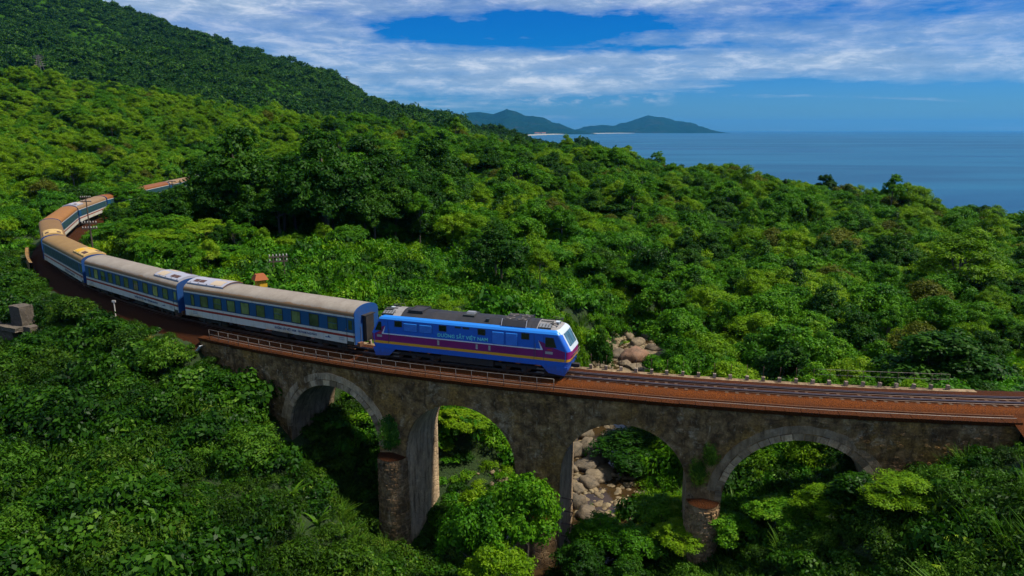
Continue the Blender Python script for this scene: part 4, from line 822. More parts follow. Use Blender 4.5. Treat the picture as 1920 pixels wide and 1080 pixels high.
CL = 19.4
def ringf(x0, x1, z0, z1, y, sg):
    m = MB(); ya, yb = (y, y + .035) if sg > 0 else (y - .035, y)
    m.box(x0, x1, ya, yb, z0, z0 + .035); m.box(x0, x1, ya, yb, z1 - .035, z1); m.box(x0, x0 + .035, ya, yb, z0 + .035, z1 - .035); m.box(x1 - .035, x1, ya, yb, z0 + .035, z1 - .035); return m
def make_coach(roofkey, unit=None, unit_end=-1, shutters=False, detail=True):
    """local x: -CL/2 rear .. +CL/2 front; unit_end -1 rear, +1 front"""
    root = empty('passenger_coach'); h = CL / 2; hw = 1.42; body_end = h - .04
    # side shells, painted in separate sheets: white skirt, red stripe, blue band, white line
    sh = MB()
    for y in (-hw, hw): sh.box(-h, h, min(y, y * .965), max(y, y * .965), .88, 3.14)
    sh.box(-h, h, -hw * .96, hw * .96, .86, 1.0); sh.build('body', [CWHITE], root)
    for sg in (-1, 1):
        y = sg * hw
        panel(-h + .004, h - .004, 1.80, 2.97, y, .006).build('blue_band', [CBLUE], root); panel(-h + .004, h - .004, 1.42, 1.60, y, .006).build('red_stripe', [CRED], root); panel(-h + .004, h - .004, 3.12, 3.17, y, .012).build('eaves_line', [CRED], root)
        if shutters:
            for k_ in range(17):
                x0 = -h + 1.0 + k_ * 1.0; fo = panel(x0, x0 + .82, 1.92, 2.86, y + sg * .006, .012).build('window', [FRAME], root); panel(x0 + .04, x0 + .78, 1.96, 2.82, y + sg * .018, .006).build('shutter', [SHUT], fo)
        else:
            ws = [(.89, 1.33), (2.1, 3.1), (3.78, 4.78), (5.46, 6.46), (7.14, 8.14), (8.95, 9.95), (10.95, 11.95), (12.9, 13.9), (14.82, 15.82), (16.74, 17.74)]
            if sg > 0: ws = [(CL - b, CL - a) for a, b in ws]
            for k_, (a, b_) in enumerate(ws):
                fo = ringf(a - h, b_ - h, 1.86, 2.87, y + sg * .006, sg).build('window', [FRAME], root)
                if k_ in (2, 6, 9): panel(a - h + .035, b_ - h - .035, 1.90, 2.34, y + sg * .008, .006).build('pane', [GL_GREEN], fo); panel(a - h + .035, b_ - h - .035, 2.38, 2.83, y + sg * .008, .006).build('pane', [GL_GREEN], fo)
                else: panel(a - h + .035, b_ - h - .035, 1.89, 2.84, y + sg * .008, .006).build('pane', [GL_GREEN], fo)
        dx_ = (18.62, 19.34) if sg < 0 else (.06, .78)
        fo = MB(); a, b_ = dx_[0] - h, dx_[1] - h; fo.box(a, a + .03, min(y + sg * .006, y + sg * .02), max(y + sg * .006, y + sg * .02), .9, 3.0); fo.box(b_ - .03, b_, min(y + sg * .006, y + sg * .02), max(y + sg * .006, y + sg * .02), .9, 3.0); fo.box(a + .03, b_ - .03, min(y + sg * .006, y + sg * .014), max(y + sg * .006, y + sg * .014), .88, 1.12)
        d_ = fo.build('door', [FRAME], root); panel(a + .2, b_ - .15, 2.05, 2.8, y + sg * .006, .012).build('pane', [GL_GREEN], d_); hd = MB(); hd.box(a - .12, a + .02, min(y + sg * .03, y), max(y + sg * .03, y), 2.0, 2.08); hd.build('handle', [GALV], d_)
        st = MB(); st.box(a, b_, min(y - sg * .25, y), max(y - sg * .25, y), .52, .56); st.box(a, b_, min(y - sg * .25, y), max(y - sg * .25, y), .72, .75); st.build('step', [RUSTY], root)
        if detail:
            x_ = -h + 13.25 if sg < 0 else h - 13.25; side_text('lettering', TXT['coach'], root, x_, y + sg * .008, 1.10)
            lg = MB(); x0 = (16.4 - h) if sg < 0 else -(16.4 - h); m_ = 1 if sg < 0 else -1; yo = y + sg * .008
            lg.add([(x0, yo, 1.12), (x0 + m_ * .55, yo, 1.12), (x0 + m_ * .55, yo, 1.18), (x0, yo, 1.18)], [(0, 1, 2, 3)]); lg.add([(x0 + m_ * .28, yo, 1.18), (x0 + m_ * .46, yo, 1.18), (x0 + m_ * .37, yo, 1.34)], [(0, 1, 2)]); lg.build('emblem', [NAVY], root)
            for xx in (17.8, 1.0):
                cd_ = MB(); x0 = (xx - h) if sg < 0 else -(xx - h)
                for z, wd in ((1.27, .5), (1.12, .56)):
                    for k_ in range(5): 
                        a_ = x0 + (k_ * .115) * (1 if sg < 0 else -1); cd_.add([(a_, yo, z), (a_ + m_ * .085, yo, z), (a_ + m_ * .085, yo, z + .075), (a_, yo, z + .075)], [(0, 1, 2, 3)])
                cd_.build('code_panel', [GREY], root)
    # roof: a shallow barrel
    prof = [(hw * math.cos(t), 3.14 + .74 * math.sin(t) ** .82) for t in np.linspace(0, math.pi, 23)]; v, f = [], []; nx_ = 30
    for i in range(nx_ + 1):
        for y, z in prof: v.append((-h + .02 + (CL - .04) * i / nx_, y * 1.01, z + .004 * math.sin(i * 2.1)))
        if i: f += [((i - 1) * 23 + k_, i * 23 + k_, i * 23 + k_ + 1, (i - 1) * 23 + k_ + 1) for k_ in range(22)]
    link('roof', mesh('roof', v, f, [ROOFS[roofkey]], smooth=True), root)
    for sg in (-1, 1):                                                  # end walls with gangway
        e = MB(); poly = [(-hw, .88)] + [(-p[0] * -1, p[1]) if 0 else (p[0], p[1]) for p in prof[::-1]] + [(hw, .88)]; poly = [(hw, .88)] + prof + [(-hw, .88)]; e.prism(poly, 'x', sg * (h - .02), sg * (h + .05)); ew = e.build('end_wall', [CEND], root)
        e2 = MB(); arc = [(y * 1.025, z + .03) for y, z in prof]; 
        gw = MB(); gw.box(min(sg * (h + .05), sg * (h + .38)), max(sg * (h + .05), sg * (h + .38)), -.46, .46, 1.0, 3.0); gw.box(min(sg * (h + .05), sg * (h + .40)), max(sg * (h + .05), sg * (h + .40)), -.62, .62, 3.0, 3.08); gw.build('gangway', [BLACK], root)
        for y in (-1.0, 1.0): bf = MB(); bf.box(min(sg * (h + .05), sg * (h + .3)), max(sg * (h + .05), sg * (h + .3)), y - .22, y + .22, .70, 1.02); bf.build('buffer_step', [RUSTY], root)
        rbt = MB(); rbt.tube([(sg * (h + .09), -.8, 1.0), (sg * (h + .09), -.8, 2.2)], .02, 5); rbt.build('end_handrail', [GALV], root)
    if unit:
        um, cm = (UNIT, CREAM) if unit == 'white' else (UNITY, YPIL if unit == 'yellow' else UNITY); x0, x1 = (-h + .15, -h + 4.7); zc = lambda y: 3.20 + .80 * math.sqrt(max(0, 1 - (y / 1.46) ** 2)) ** 1.0
        ys = np.linspace(-1.08, 1.08, 13); v = []; fl = 1 if unit_end < 0 else -1
        for x_ in (x0, x0 + .05, x1 - .05, x1):
            for y in ys: v.append((x_ * fl, y, zc(y) + (.0 if x_ in (x0, x1) else .0) + .07))
        f = [(i * 13 + k_, i * 13 + k_ + 1, (i + 1) * 13 + k_ + 1, (i + 1) * 13 + k_) for i in range(3) for k_ in range(12)]
        b0 = len(v)
        for x_ in (x0, x1): 
            for y in ys: v.append((x_ * fl, y, zc(y) - .25))
        f += [(k_, b0 + k_, b0 + k_ + 1, k_ + 1) for k_ in range(12)] + [(39 + k_, 39 + k_ + 1, b0 + 13 + k_ + 1, b0 + 13 + k_) for k_ in range(12)] + [(0, 39, b0 + 13, b0), (12, b0 + 12, b0 + 25, 51)]
        me = mesh('roof_unit', v, f, [um]); bm = bmesh.new(); bm.from_mesh(me); bmesh.ops.recalc_face_normals(bm, faces=bm.faces); bm.to_mesh(me); bm.free(); uo = link('roof_unit', me, root)
        def up(name, xa, xb, ya, yb, m_, lift=.085):
            yy = np.linspace(ya, yb, 4); vv = [(x_ * fl, y, zc(y) + lift) for x_ in (xa, xb) for y in yy]; return link(name, mesh(name, vv, [(k_, k_ + 1, k_ + 5, k_ + 4) for k_ in range(3)], [m_]), uo)
        for sgy in (-1, 1):
            for q in range(2): up('grille', x0 + .55 + q * .72, x0 + 1.2 + q * .72, sgy * .45, sgy * .88, GRILLE)
            up('cream_panel', x1 - 1.75, x1 - .35, sgy * .2, sgy * .98, cm)
            for q in range(4): up('lifting_eye', x0 + .3 + q * 1.05, x0 + .42 + q * 1.05, sgy * .98, sgy * 1.06, FRAME, .09)
        ed = MB(); ed.tube([((x1 + .05) * fl, y, zc(y) + .03) for y in ys], .04, 5); ed.build('unit_edge', [RUSTY if unit == 'white' else GRILLE], uo)
    for x_ in (-h + 2.9, h - 2.9): bogie(root, x_, 2, 2.0)
    for x0, x1, y0, y1 in ((-2.6, -.8, -1.15, -.5), (.6, 2.4, -1.2, -.4), (-1.2, 1.0, .5, 1.15), (3.2, 4.4, -1.15, -.6)): MB().box(x0, x1, y0, y1, .42, .86).build('equipment_box', [BLACK], root)
    return root
GRP = 'coaches of the train'
specs = [('grey', 'white', -1, False, 'blue and white coach coupled right behind the locomotive, grey roof'), ('grey', 'white', 1, False, 'blue and white coach with grey roof, second behind the locomotive'),
         ('ochre', 'yellow', 1, True, 'dark shuttered coach with ochre roof and yellow roof unit on the curve'), ('brown', 'ochre', 1, True, 'dull brown roofed coach at the tightest bend of the train'),
         ('orange', None, 1, True, 'orange brown roofed coach just beyond the tight bend'), ('tan', 'white', 1, True, 'tan roofed coach with a white unit at its near end'),
         ('rust', None, 1, True, 'rust red roofed coach half hidden behind the grove'), ('rust', None, 1, True, 'rust orange roofed coach seen through the gap in the trees'),
         ('tan', None, 1, True, 'pale tan roofed coach with blue side near the tail of the train'), ('white', None, 1, True, 'white roofed last visible coach disappearing into the trees')]
proto = {}
for k_, (rk, un, ue, shut, lab) in enumerate(specs):
    key = (rk, un, ue, shut)
    if key in proto: c_ = copy_tree(proto[key])
    else: c_ = make_coach(rk, un, ue, shut, k_ < 3); proto[key] = c_
    tag(c_, lab, 'train car', GRP); place_vehicle(c_, 16.8 + 20.2 * k_, CL)
#@VEG
# ------------------------------------------------------------------ foliage shapes
def leaf_mesh(name, c, out, size, asp, matl, tint, up=.35, rnd=.55, droop=.25):
    n = len(c); nr = out * .55 + np.array((0, 0, up)) + rng.normal(0, 1, (n, 3)) * rnd * .6; nr /= np.linalg.norm(nr, axis=1)[:, None]
    t = np.cross(nr, rng.normal(0, 1, (n, 3))); t /= np.linalg.norm(t, axis=1)[:, None] + 1e-9; t = t + out * .35; t[:, 2] -= droop; t -= nr * (t * nr).sum(1)[:, None]; t /= np.linalg.norm(t, axis=1)[:, None] + 1e-9
    b = np.cross(nr, t); sz = size * rng.uniform(.6, 1.35, n)[:, None]
    V = np.stack([c - t * sz * .5, c + b * sz * asp * .5 + t * sz * .05 + nr * sz * .10, c + t * sz * .5 - nr * sz * .06, c - b * sz * asp * .5 + t * sz * .05 + nr * sz * .10], 1).reshape(-1, 3)
    me = mesh_np(name, V, np.arange(4 * n).reshape(n, 4), [matl]); a = me.attributes.new('tint', 'FLOAT', 'FACE'); a.data.foreach_set('value', np.asarray(tint, np.float32)); return me
def clumps(lobes, ncl, nlf, crad, zmin=-.45):
    C, O, T = [], [], []
    for (x, y, z, r, fl) in lobes:
        lt = rng.normal(0, .12)
        for _ in range(ncl):
            while True:
                d = rng.normal(0, 1, 3); d /= np.linalg.norm(d)
                if d[2] > zmin: break
            cc = np.array((x, y, z)) + d * r * rng.uniform(.62, 1.06) * np.array((1, 1, fl)); m = int(nlf * rng.uniform(.6, 1.4)); cr_ = crad * rng.uniform(.7, 1.4)
            p = rng.normal(0, 1, (m, 3)); p *= (rng.uniform(0, 1, m) ** .5 / np.linalg.norm(p, axis=1))[:, None]; p = p * cr_ * np.array((1, 1, .62)); p[:, 2] -= .25 * (p[:, 0] ** 2 + p[:, 1] ** 2) / cr_
            o = d * .7 + p / cr_ * .8; C.append(cc + p); O.append(o / (np.linalg.norm(o, axis=1)[:, None] + 1e-6)); T.append(np.clip(rng.normal(.5 + lt + rng.normal(0, .18), .15, m), 0, 1))
    return np.concatenate(C), np.concatenate(O), np.concatenate(T)
def trunk_mesh(name, H, lobes, r0, m, lean=.3):
    mb = MB(); top = Vector((random.uniform(-lean, lean), random.uniform(-lean, lean), H * .78)); md = top * .5 + Vector((random.uniform(-lean, lean) * .5, random.uniform(-lean, lean) * .5, 0))
    mb.tube([(0, 0, -.6), (0, 0, .1), md * .6, md, top], [r0 * 1.25, r0, r0 * .82, r0 * .7, r0 * .3], 7)
    for (x, y, z, r, fl) in lobes:
        a = md.lerp(top, random.uniform(.0, .8)); e = Vector((x, y, z)); mid = a.lerp(e, .5) + Vector((0, 0, -.12 * (e - a).length)); mb.tube([a, mid, e, e + (e - a) * .18], [r0 * .42, r0 * .28, r0 * .14, r0 * .05], 5, caps=False)
    return mb.mesh(name, [m], True)
def lobes_dome(H, Rr, n, zc=.66, zr=.30, lr=(.30, .46), fl=.8):
    out = []
    for i in range(n):
        a = i * 2.39996 + random.uniform(-.4, .4); q = math.sqrt((i + .4) / n) * .82; out.append((Rr * q * math.cos(a), Rr * q * math.sin(a), H * (zc + zr * (1 - q ** 2) * random.uniform(.55, 1.0) - .10 * random.random()), Rr * random.uniform(*lr), fl))
    return out
KIND = {}          # name -> list of (crown mesh, trunk mesh, height, crown radius)
def species(name, matl, bk, variants):
    L_ = []
    for (H, Rr, n, zc, zr, lr, fl, ncl, nlf, crad, lf, asp, r0) in variants:
        lb = lobes_dome(H, Rr, n, zc, zr, lr, fl); c, o, t = clumps(lb, ncl, nlf, crad); L_.append((leaf_mesh('crown', c, o, lf, asp, matl, t), trunk_mesh('trunk', H, lb, r0, bk), H, Rr))
    KIND[name] = L_
species('broadleaf_tree', G['mid'], BARK, [(8, 2.7, 11, .50, .42, (.30, .46), .95, 24, 46, .46, .25, .5, .15), (9, 2.5, 10, .46, .48, (.32, .48), 1.0, 24, 46, .46, .25, .5, .16), (7, 3.0, 13, .48, .42, (.26, .42), .9, 24, 44, .46, .25, .5, .15)])
species('acacia_tree', G['yellow'], BARK, [(8, 3.0, 13, .50, .42, (.26, .40), .85, 23, 48, .48, .24, .36, .12), (9.5, 2.8, 12, .48, .48, (.27, .40), .9, 23, 48, .48, .24, .36, .13)])
species('slender_tree', G['mid'], BARK, [(11.5, 2.4, 10, .54, .44, (.30, .44), 1.05, 23, 44, .46, .25, .48, .13), (12.5, 2.2, 11, .48, .50, (.30, .44), 1.05, 22, 44, .46, .25, .48, .14)])
species('dense_tree', G['dark'], BARK2, [(7.5, 2.9, 12, .42, .50, (.32, .46), 1.0, 26, 44, .46, .26, .52, .17), (8.5, 2.7, 12, .40, .54, (.32, .46), 1.0, 26, 44, .46, .26, .52, .17)])
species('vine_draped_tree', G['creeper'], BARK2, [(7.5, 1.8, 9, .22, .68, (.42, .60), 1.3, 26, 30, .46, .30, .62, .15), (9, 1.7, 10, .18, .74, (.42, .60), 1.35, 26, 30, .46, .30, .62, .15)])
species('olive_tree', G['olive'], BARK2, [(7.5, 2.8, 12, .50, .40, (.28, .42), .85, 17, 32, .52, .30, .42, .14)])
def bush_mesh(name, matl, Rr, H, n, ncl, nlf, crad, lf, asp, fl=.8):
    lb = [(Rr * q * math.cos(a), Rr * q * math.sin(a), H * (.50 - .22 * q + random.uniform(-.08, .22)), Rr * random.uniform(.34, .52), fl) for i in range(n) for a, q in [(i * 2.4 + random.uniform(-.4, .4), math.sqrt((i + .3) / n) * .72)]]
    c, o, t = clumps(lb, ncl, nlf, crad, -.3); c[:, 2] = np.maximum(c[:, 2], -.1 + rng.uniform(0, .2, len(c))); return leaf_mesh(name, c, o, lf, asp, matl, t)
SHRB = {'leafy_shrub': [bush_mesh('foliage', G['slope'], 1.5, 1.9, 8, 14, 22, .42, .27, .55), bush_mesh('foliage', G['slope'], 1.7, 1.6, 9, 14, 20, .45, .30, .58)],
        'fine_shrub': [bush_mesh('foliage', G['mid'], 1.5, 1.9, 8, 15, 30, .40, .19, .42), bush_mesh('foliage', G['yellow'], 1.6, 2.1, 9, 14, 30, .42, .20, .36)], 'dark_shrub': [bush_mesh('foliage', G['dark'], 1.5, 1.8, 8, 15, 24, .42, .24, .52)]}
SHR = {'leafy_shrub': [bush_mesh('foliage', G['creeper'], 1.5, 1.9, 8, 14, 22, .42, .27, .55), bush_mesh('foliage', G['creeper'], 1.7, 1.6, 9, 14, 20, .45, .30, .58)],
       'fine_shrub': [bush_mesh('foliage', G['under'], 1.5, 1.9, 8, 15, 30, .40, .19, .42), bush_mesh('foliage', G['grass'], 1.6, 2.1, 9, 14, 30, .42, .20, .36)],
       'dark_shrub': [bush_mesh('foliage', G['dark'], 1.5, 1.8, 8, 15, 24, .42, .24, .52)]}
def blades(name, matl, n, ln, wd, spread, arch=.55, seg=3):
    V, Fq, T = [], [], []
    for i in range(n):
        a = random.uniform(0, 6.283); r_ = spread * math.sqrt(random.random()); p = np.array((r_ * math.cos(a), r_ * math.sin(a), -.05)); d = np.array((math.cos(a + random.uniform(-.8, .8)), math.sin(a + random.uniform(-.8, .8)), 0)); l = ln * random.uniform(.55, 1.2); w_ = wd * random.uniform(.7, 1.3); sd_ = np.array((-d[1], d[0], 0)); b = len(V); t = random.random()
        for k_ in range(seg + 1):
            u = k_ / seg; q = p + d * l * arch * u ** 1.7 + np.array((0, 0, l * (u - .42 * u * u * arch * 1.4))); ww = w_ * (1 - u) ** .7 + .004; V += [q - sd_ * ww, q + sd_ * ww]
            if k_: Fq.append((b + 2 * k_ - 2, b + 2 * k_ - 1, b + 2 * k_ + 1, b + 2 * k_)); T.append(t)
    me = mesh_np(name, V, Fq, [matl]); at_ = me.attributes.new('tint', 'FLOAT', 'FACE'); at_.data.foreach_set('value', np.array(T, np.float32)); return me
def fronds(name, matl, n, ln, leaflet, arch=.8):
    V, Fq, T = [], [], []
    for i in range(n):
        a = i * 2.4 + random.uniform(-.3, .3); d = np.array((math.cos(a), math.sin(a), 0)); sd_ = np.array((-d[1], d[0], 0)); l = ln * random.uniform(.75, 1.15); el_ = random.uniform(.5, 1.2); t = random.uniform(.3, .9)
        for k_ in range(1, 19):
            u = k_ / 18; q = d * l * u * math.cos(el_ * (1 - .3 * u)) * 1.0 + np.array((0, 0, l * (u * math.sin(el_) - arch * .55 * u * u))); w_ = leaflet * math.sin(math.pi * (.12 + .84 * u)) * l
            for sg in (-1, 1):
                b = len(V); tip = q + sd_ * sg * w_ + d * w_ * .5 + np.array((0, 0, -w_ * .3)); hw_ = d * l / 18 * .34; V += [q - hw_, q + hw_, tip + hw_ * .25, tip - hw_ * .25]; Fq.append((b, b + 1, b + 2, b + 3)); T.append(t)
        b = len(V)
    me = mesh_np(name, V, Fq, [matl]); at_ = me.attributes.new('tint', 'FLOAT', 'FACE'); at_.data.foreach_set('value', np.array(T, np.float32)); return me
TUFT = [blades('blades', G['grass'], 160, 1.15, .022, .42), blades('blades', G['straw'], 150, .8, .018, .4)]
FERN = [fronds('fronds', G['yellow'], 11, 1.9, .26), fronds('fronds', G['grass'], 9, 1.6, .24)]
BANANA = blades('leaf_blades', G['grass'], 11, 2.3, .20, .12, .75, 5)

# ------------------------------------------------------------------ scattering helper for what nobody could count
def scatter(name, P, scl, rot, pick, protos, label=None):
    pc = bpy.data.collections.new(name + '_shapes')
    for i, me in enumerate(protos): pc.objects.link(bpy.data.objects.new('%s_shape.%03d' % (name, i), me))
    me = bpy.data.meshes.new(name); me.vertices.add(len(P)); me.vertices.foreach_set('co', np.asarray(P, np.float32).ravel())
    a = me.attributes.new('scl', 'FLOAT_VECTOR', 'POINT'); a.data.foreach_set('vector', np.asarray(scl, np.float32).ravel()); a = me.attributes.new('rot', 'FLOAT_VECTOR', 'POINT'); a.data.foreach_set('vector', np.asarray(rot, np.float32).ravel()); a = me.attributes.new('pick', 'INT', 'POINT'); a.data.foreach_set('value', np.asarray(pick, np.int32))
    o = link(name, me); ng = bpy.data.node_groups.new(name + '_growth', 'GeometryNodeTree'); ng.interface.new_socket(name='Geometry', in_out='INPUT', socket_type='NodeSocketGeometry'); ng.interface.new_socket(name='Geometry', in_out='OUTPUT', socket_type='NodeSocketGeometry')
    gi, go = ng.nodes.new('NodeGroupInput'), ng.nodes.new('NodeGroupOutput'); ci = ng.nodes.new('GeometryNodeCollectionInfo'); ci.inputs['Collection'].default_value = pc; ci.inputs['Separate Children'].default_value = True; ci.inputs['Reset Children'].default_value = True
    ip = ng.nodes.new('GeometryNodeInstanceOnPoints'); ip.inputs['Pick Instance'].default_value = True
    def nattr(nm, ty): n = ng.nodes.new('GeometryNodeInputNamedAttribute'); n.data_type = ty; n.inputs['Name'].default_value = nm; return n.outputs[0]
    ng.links.new(gi.outputs[0], ip.inputs['Points']); ng.links.new(ci.outputs[0], ip.inputs['Instance']); ng.links.new(nattr('pick', 'INT'), ip.inputs['Instance Index']); ng.links.new(nattr('rot', 'FLOAT_VECTOR'), ip.inputs['Rotation']); ng.links.new(nattr('scl', 'FLOAT_VECTOR'), ip.inputs['Scale']); ng.links.new(ip.outputs[0], go.inputs[0])
    md = o.modifiers.new('growth', 'NODES'); md.node_group = ng; o['kind'] = 'stuff'
    if label: o['label'] = label
    return o
def jgrid(x0, x1, y0, y1, st):
    a, b = np.meshgrid(np.arange(x0, x1, st), np.arange(y0, y1, st)); n = a.size; return a.ravel() + rng.uniform(-.48, .48, n) * st, b.ravel() + rng.uniform(-.48, .48, n) * st
def in_frame(x, y, z, m=60):
    Z = z - CAM_H; dep = y * CT - Z * ST; up = y * ST + Z * CT; px = 960 + FPX * x / np.maximum(dep, .1); py = 540 - FPX * up / np.maximum(dep, .1); return (dep > 8) & (px > -m) & (px < 1920 + m) & (py > -m) & (py < 1080 + m), px, py, dep

# ------------------------------------------------------------------ plants placed one by one
def plant_tree(kind, v, x, y, label, group=None, H=None, Rr=None, rz=None, z=None):
    cm, tm, h0, r0 = KIND[kind][v % len(KIND[kind])]; t = empty(kind, (x, y, float(gz(x, y)) if z is None else z), random.uniform(0, 6.28) if rz is None else rz); sz = (H or h0) / h0; sr = (Rr or r0 * sz) / r0
    t.scale = (sr, sr, sz); link('trunk', tm, t); link('crown', cm, t); return tag(t, label, 'tree', group)
def plant_shrub(kind, v, x, y, label, group=None, s=1.0, z=None, cat='shrub', pool=None):
    ms = (pool or SHR)[kind] if pool is None or isinstance(pool, dict) else pool; me = ms[v % len(ms)] if isinstance(ms, list) else ms
    o = link(kind, me, None, (x, y, (float(gz(x, y)) if z is None else z) - .1), (0, 0, random.uniform(0, 6.28))); o.scale = (s, s, s * random.uniform(.85, 1.2)); return tag(o, label, cat, group)
USED = []
def spot_tree(kind, v, px, ptop, Y, Rr, label):
    p = at_y(px, ptop, Y); g = float(gz(p[0], p[1])); H = max(3.0, (p[2] - g) / .97); plant_tree(kind, v, p[0], p[1], label, None, H, Rr); USED.append((p[0], p[1], Rr))
for a in (('broadleaf_tree', 0, 985, 868, 40.8, 2.5, 'bushy green tree standing in front of the middle pier, its top hiding the pier shaft'),
          ('broadleaf_tree', 2, 900, 910, 39.5, 2.6, 'wide green tree below the second arch, just right of the exposed round pier'),
          ('acacia_tree', 0, 940, 1005, 37.0, 2.4, 'light fine leaved tree at the bottom centre below the second arch'),
          ('vine_draped_tree', 0, 1612, 874, 37.2, 1.5, 'narrow creeper covered tree against the wall under the right arch haunch'),
          ('acacia_tree', 1, 1700, 905, 35.0, 2.0, 'bright feathery tree in front of the right end of the viaduct wall'),
          ('dense_tree', 0, 1190, 815, 58.5, 3.6, 'dark tree seen through the third arch beside the creek'),
          ('broadleaf_tree', 0, 1245, 930, 46.0, 1.9, 'dark leafy tree below the third arch, left of the ledged right pier'),
          ('acacia_tree', 0, 870, 772, 58.0, 2.8, 'sunlit bushy tree seen through the second arch'),
          ('broadleaf_tree', 1, 1130, 962, 44.0, 2.0, 'leafy tree below the left half of the third arch'), ('broadleaf_tree', 0, 1195, 985, 42.5, 2.0, 'leafy tree below the right half of the third arch, lower than its neighbours'),
          ('dense_tree', 0, 1090, 1015, 41.5, 1.7, 'dark tree at the bottom below the middle pier'), ('acacia_tree', 0, 1275, 985, 42.0, 1.8, 'fine leaved tree hiding the foot of the ledged right pier'), ('broadleaf_tree', 2, 1370, 955, 41.5, 1.9, 'green tree just right of the ledged right pier'),
          ('broadleaf_tree', 0, 1460, 930, 40.5, 1.9, 'green tree below the middle of the right arch'), ('acacia_tree', 1, 1545, 935, 39.0, 1.8, 'fine leaved tree below the right half of the right arch'), ('dense_tree', 1, 1180, 1050, 39.0, 1.6, 'dark bush like tree at the bottom edge below the third arch'),
          ('dense_tree', 1, 1770, 612, 58.0, 5.0, 'big dark dense tree rising behind the deck near the end of the far fence'),
          ('acacia_tree', 1, 1815, 428, 104, 6.0, 'large pale feathery tree with thin trunks alone on the right slope'),
          ('acacia_tree', 0, 1064, 574, 63.0, 2.1, 'pale green leafy tree directly behind the nose of the locomotive'),
          ('dense_tree', 0, 1128, 618, 78.0, 1.5, 'small round dark tree on the creek bank right of the locomotive'),
          ('acacia_tree', 0, 285, 425, 93.0, 4.0, 'rounded yellow green tree inside the curve above the second coach'),
          ('acacia_tree', 1, 385, 412, 100.0, 4.4, 'broad light green tree inside the curve, tallest near the second coach'),
          ('broadleaf_tree', 2, 430, 455, 88.0, 3.6, 'dark green rounded tree behind the gap between the two grey roofed coaches'),
          ('broadleaf_tree', 1, 236, 336, 150.0, 4.2, 'tree hiding the rust roofed coach behind the tight bend'), ('broadleaf_tree', 0, 225, 412, 108.0, 4.0, 'dark tree filling the inside of the tight train bend'),
          ('dense_tree', 1, 1160, 380, 158.0, 4.6, 'dark creeper hung tree on the hill above the creek'),
          ('slender_tree', 0, 1415, 375, 150.0, 2.2, 'thin lone tree with a small top standing clear on the right hillside'),
          ('olive_tree', 0, 1570, 425, 140.0, 5.0, 'brownish olive tree among green ones on the right hillside'),
          ('broadleaf_tree', 1, 1480, 590, 72.0, 4.2, 'light green tree behind the middle of the far deck fence'),
          ('acacia_tree', 0, 1330, 610, 72.0, 3.8, 'soft willowy tree just right of the creek boulders'),
          ('acacia_tree', 1, 1420, 582, 80.0, 4.0, 'tall soft willowy tree behind the far deck fence, second from the boulders'),
          ('dense_tree', 0, 470, 330, 118.0, 5.0, 'tall dark tree at the left edge of the grove, over the far coaches'),
          ('slender_tree', 1, 565, 262, 126.0, 4.2, 'tall grove tree with a bare pale trunk, high above the first coach'),
          ('slender_tree', 0, 655, 285, 124.0, 4.0, 'tall tree in the middle of the dark grove above the first coach'),
          ('slender_tree', 1, 760, 290, 135.0, 4.0, 'tall tree at the right side of the dark grove above the locomotive')): spot_tree(*a)
# the wood: nearest three hundred trees are things, the rest one mass
x1, y1 = jgrid(-100, 110, 54, 150, 4.5); x2, y2 = jgrid(-360, 260, 150, 440, 5.4); tx_, ty_ = np.r_[x1, x2], np.r_[y1, y2]; tz_ = gz(tx_, ty_); td, ts, tsg = track_dist(tx_, ty_); cdn = creek_dist(tx_, ty_)
vis, px_, py_, dep_ = in_frame(tx_, ty_, tz_ + 6, 420)
vine = (tx_ > -32) & (ty_ < 108 + 6 * np.sin(tx_ * .3)) & (tx_ < np.interp(ty_, CR[:, 1], CR[:, 0]) - 3) & (tsg < 0)
ok = vis & (td > 4.7) & ~((tsg > 0) & (ts < 34)) & ~((cdn < np.where(ty_ < 100, 6.8, -1.0))) & (~vine | (rng.random(len(tx_)) < .05)) & ~((td < 8) & (ts < 20) & (ts > -30))
ok &= ~((tsg > 0) & (td < 7.5) & (ts > 34) & (ty_ < 150)); ok &= ~((tsg > 0) & (tx_ < -20) & (ty_ < 100) & (rng.random(len(tx_)) < .75)); ok &= ~((tsg < 0) & (td < 7.5) & (ts > 34) & (ts < 120))
ok &= ~((px_ > 380) & (px_ < 560) & (ty_ < 84)); ok &= ~((px_ > 1640) & (ty_ < 56))
USED.append((at_y(30, 603, 68)[0], 68.0, 3.0))
for x, y, r_ in USED: ok &= np.hypot(tx_ - x, ty_ - y) > r_ * .75
tx_, ty_, tz_, px_, py_, dep_, ts, tsg, td = (a[ok] for a in (tx_, ty_, tz_, px_, py_, dep_, ts, tsg, td)); nT = len(tx_)
inside = (tsg < 0) & (ts > 25) & (tx_ < -12)
kindid = rng.choice(6, nT, p=[.40, .24, .08, .15, .08, .05])
grove = (tx_ > -70) & (tx_ < -8) & (ty_ > 108) & (ty_ < 158) & inside
kindid = np.where(grove, rng.choice([3, 2, 3, 3, 0, 3], nT), kindid); leftw = (px_ < 620) & (ty_ > 160); kindid = np.where(leftw & (rng.random(nT) < .68), 1, kindid)
KN = ['broadleaf_tree', 'acacia_tree', 'slender_tree', 'dense_tree', 'vine_draped_tree', 'olive_tree']
Hs = np.where(grove, rng.uniform(9.5, 13, nT), np.where(ty_ > 170, rng.uniform(5, 10, nT), np.where(ty_ > 110, rng.uniform(5.5, 9, nT), rng.uniform(4.2, 7.5, nT))))
szn = np.array([noise.fractal(Vector((x * .045, y * .045, 6.6)), .8, 2, 3) for x, y in zip(tx_, ty_)]); Hs = Hs * np.clip(.92 + .55 * szn, .5, 1.5) * np.where(rng.random(nT) < .09, 1.38, 1.0)
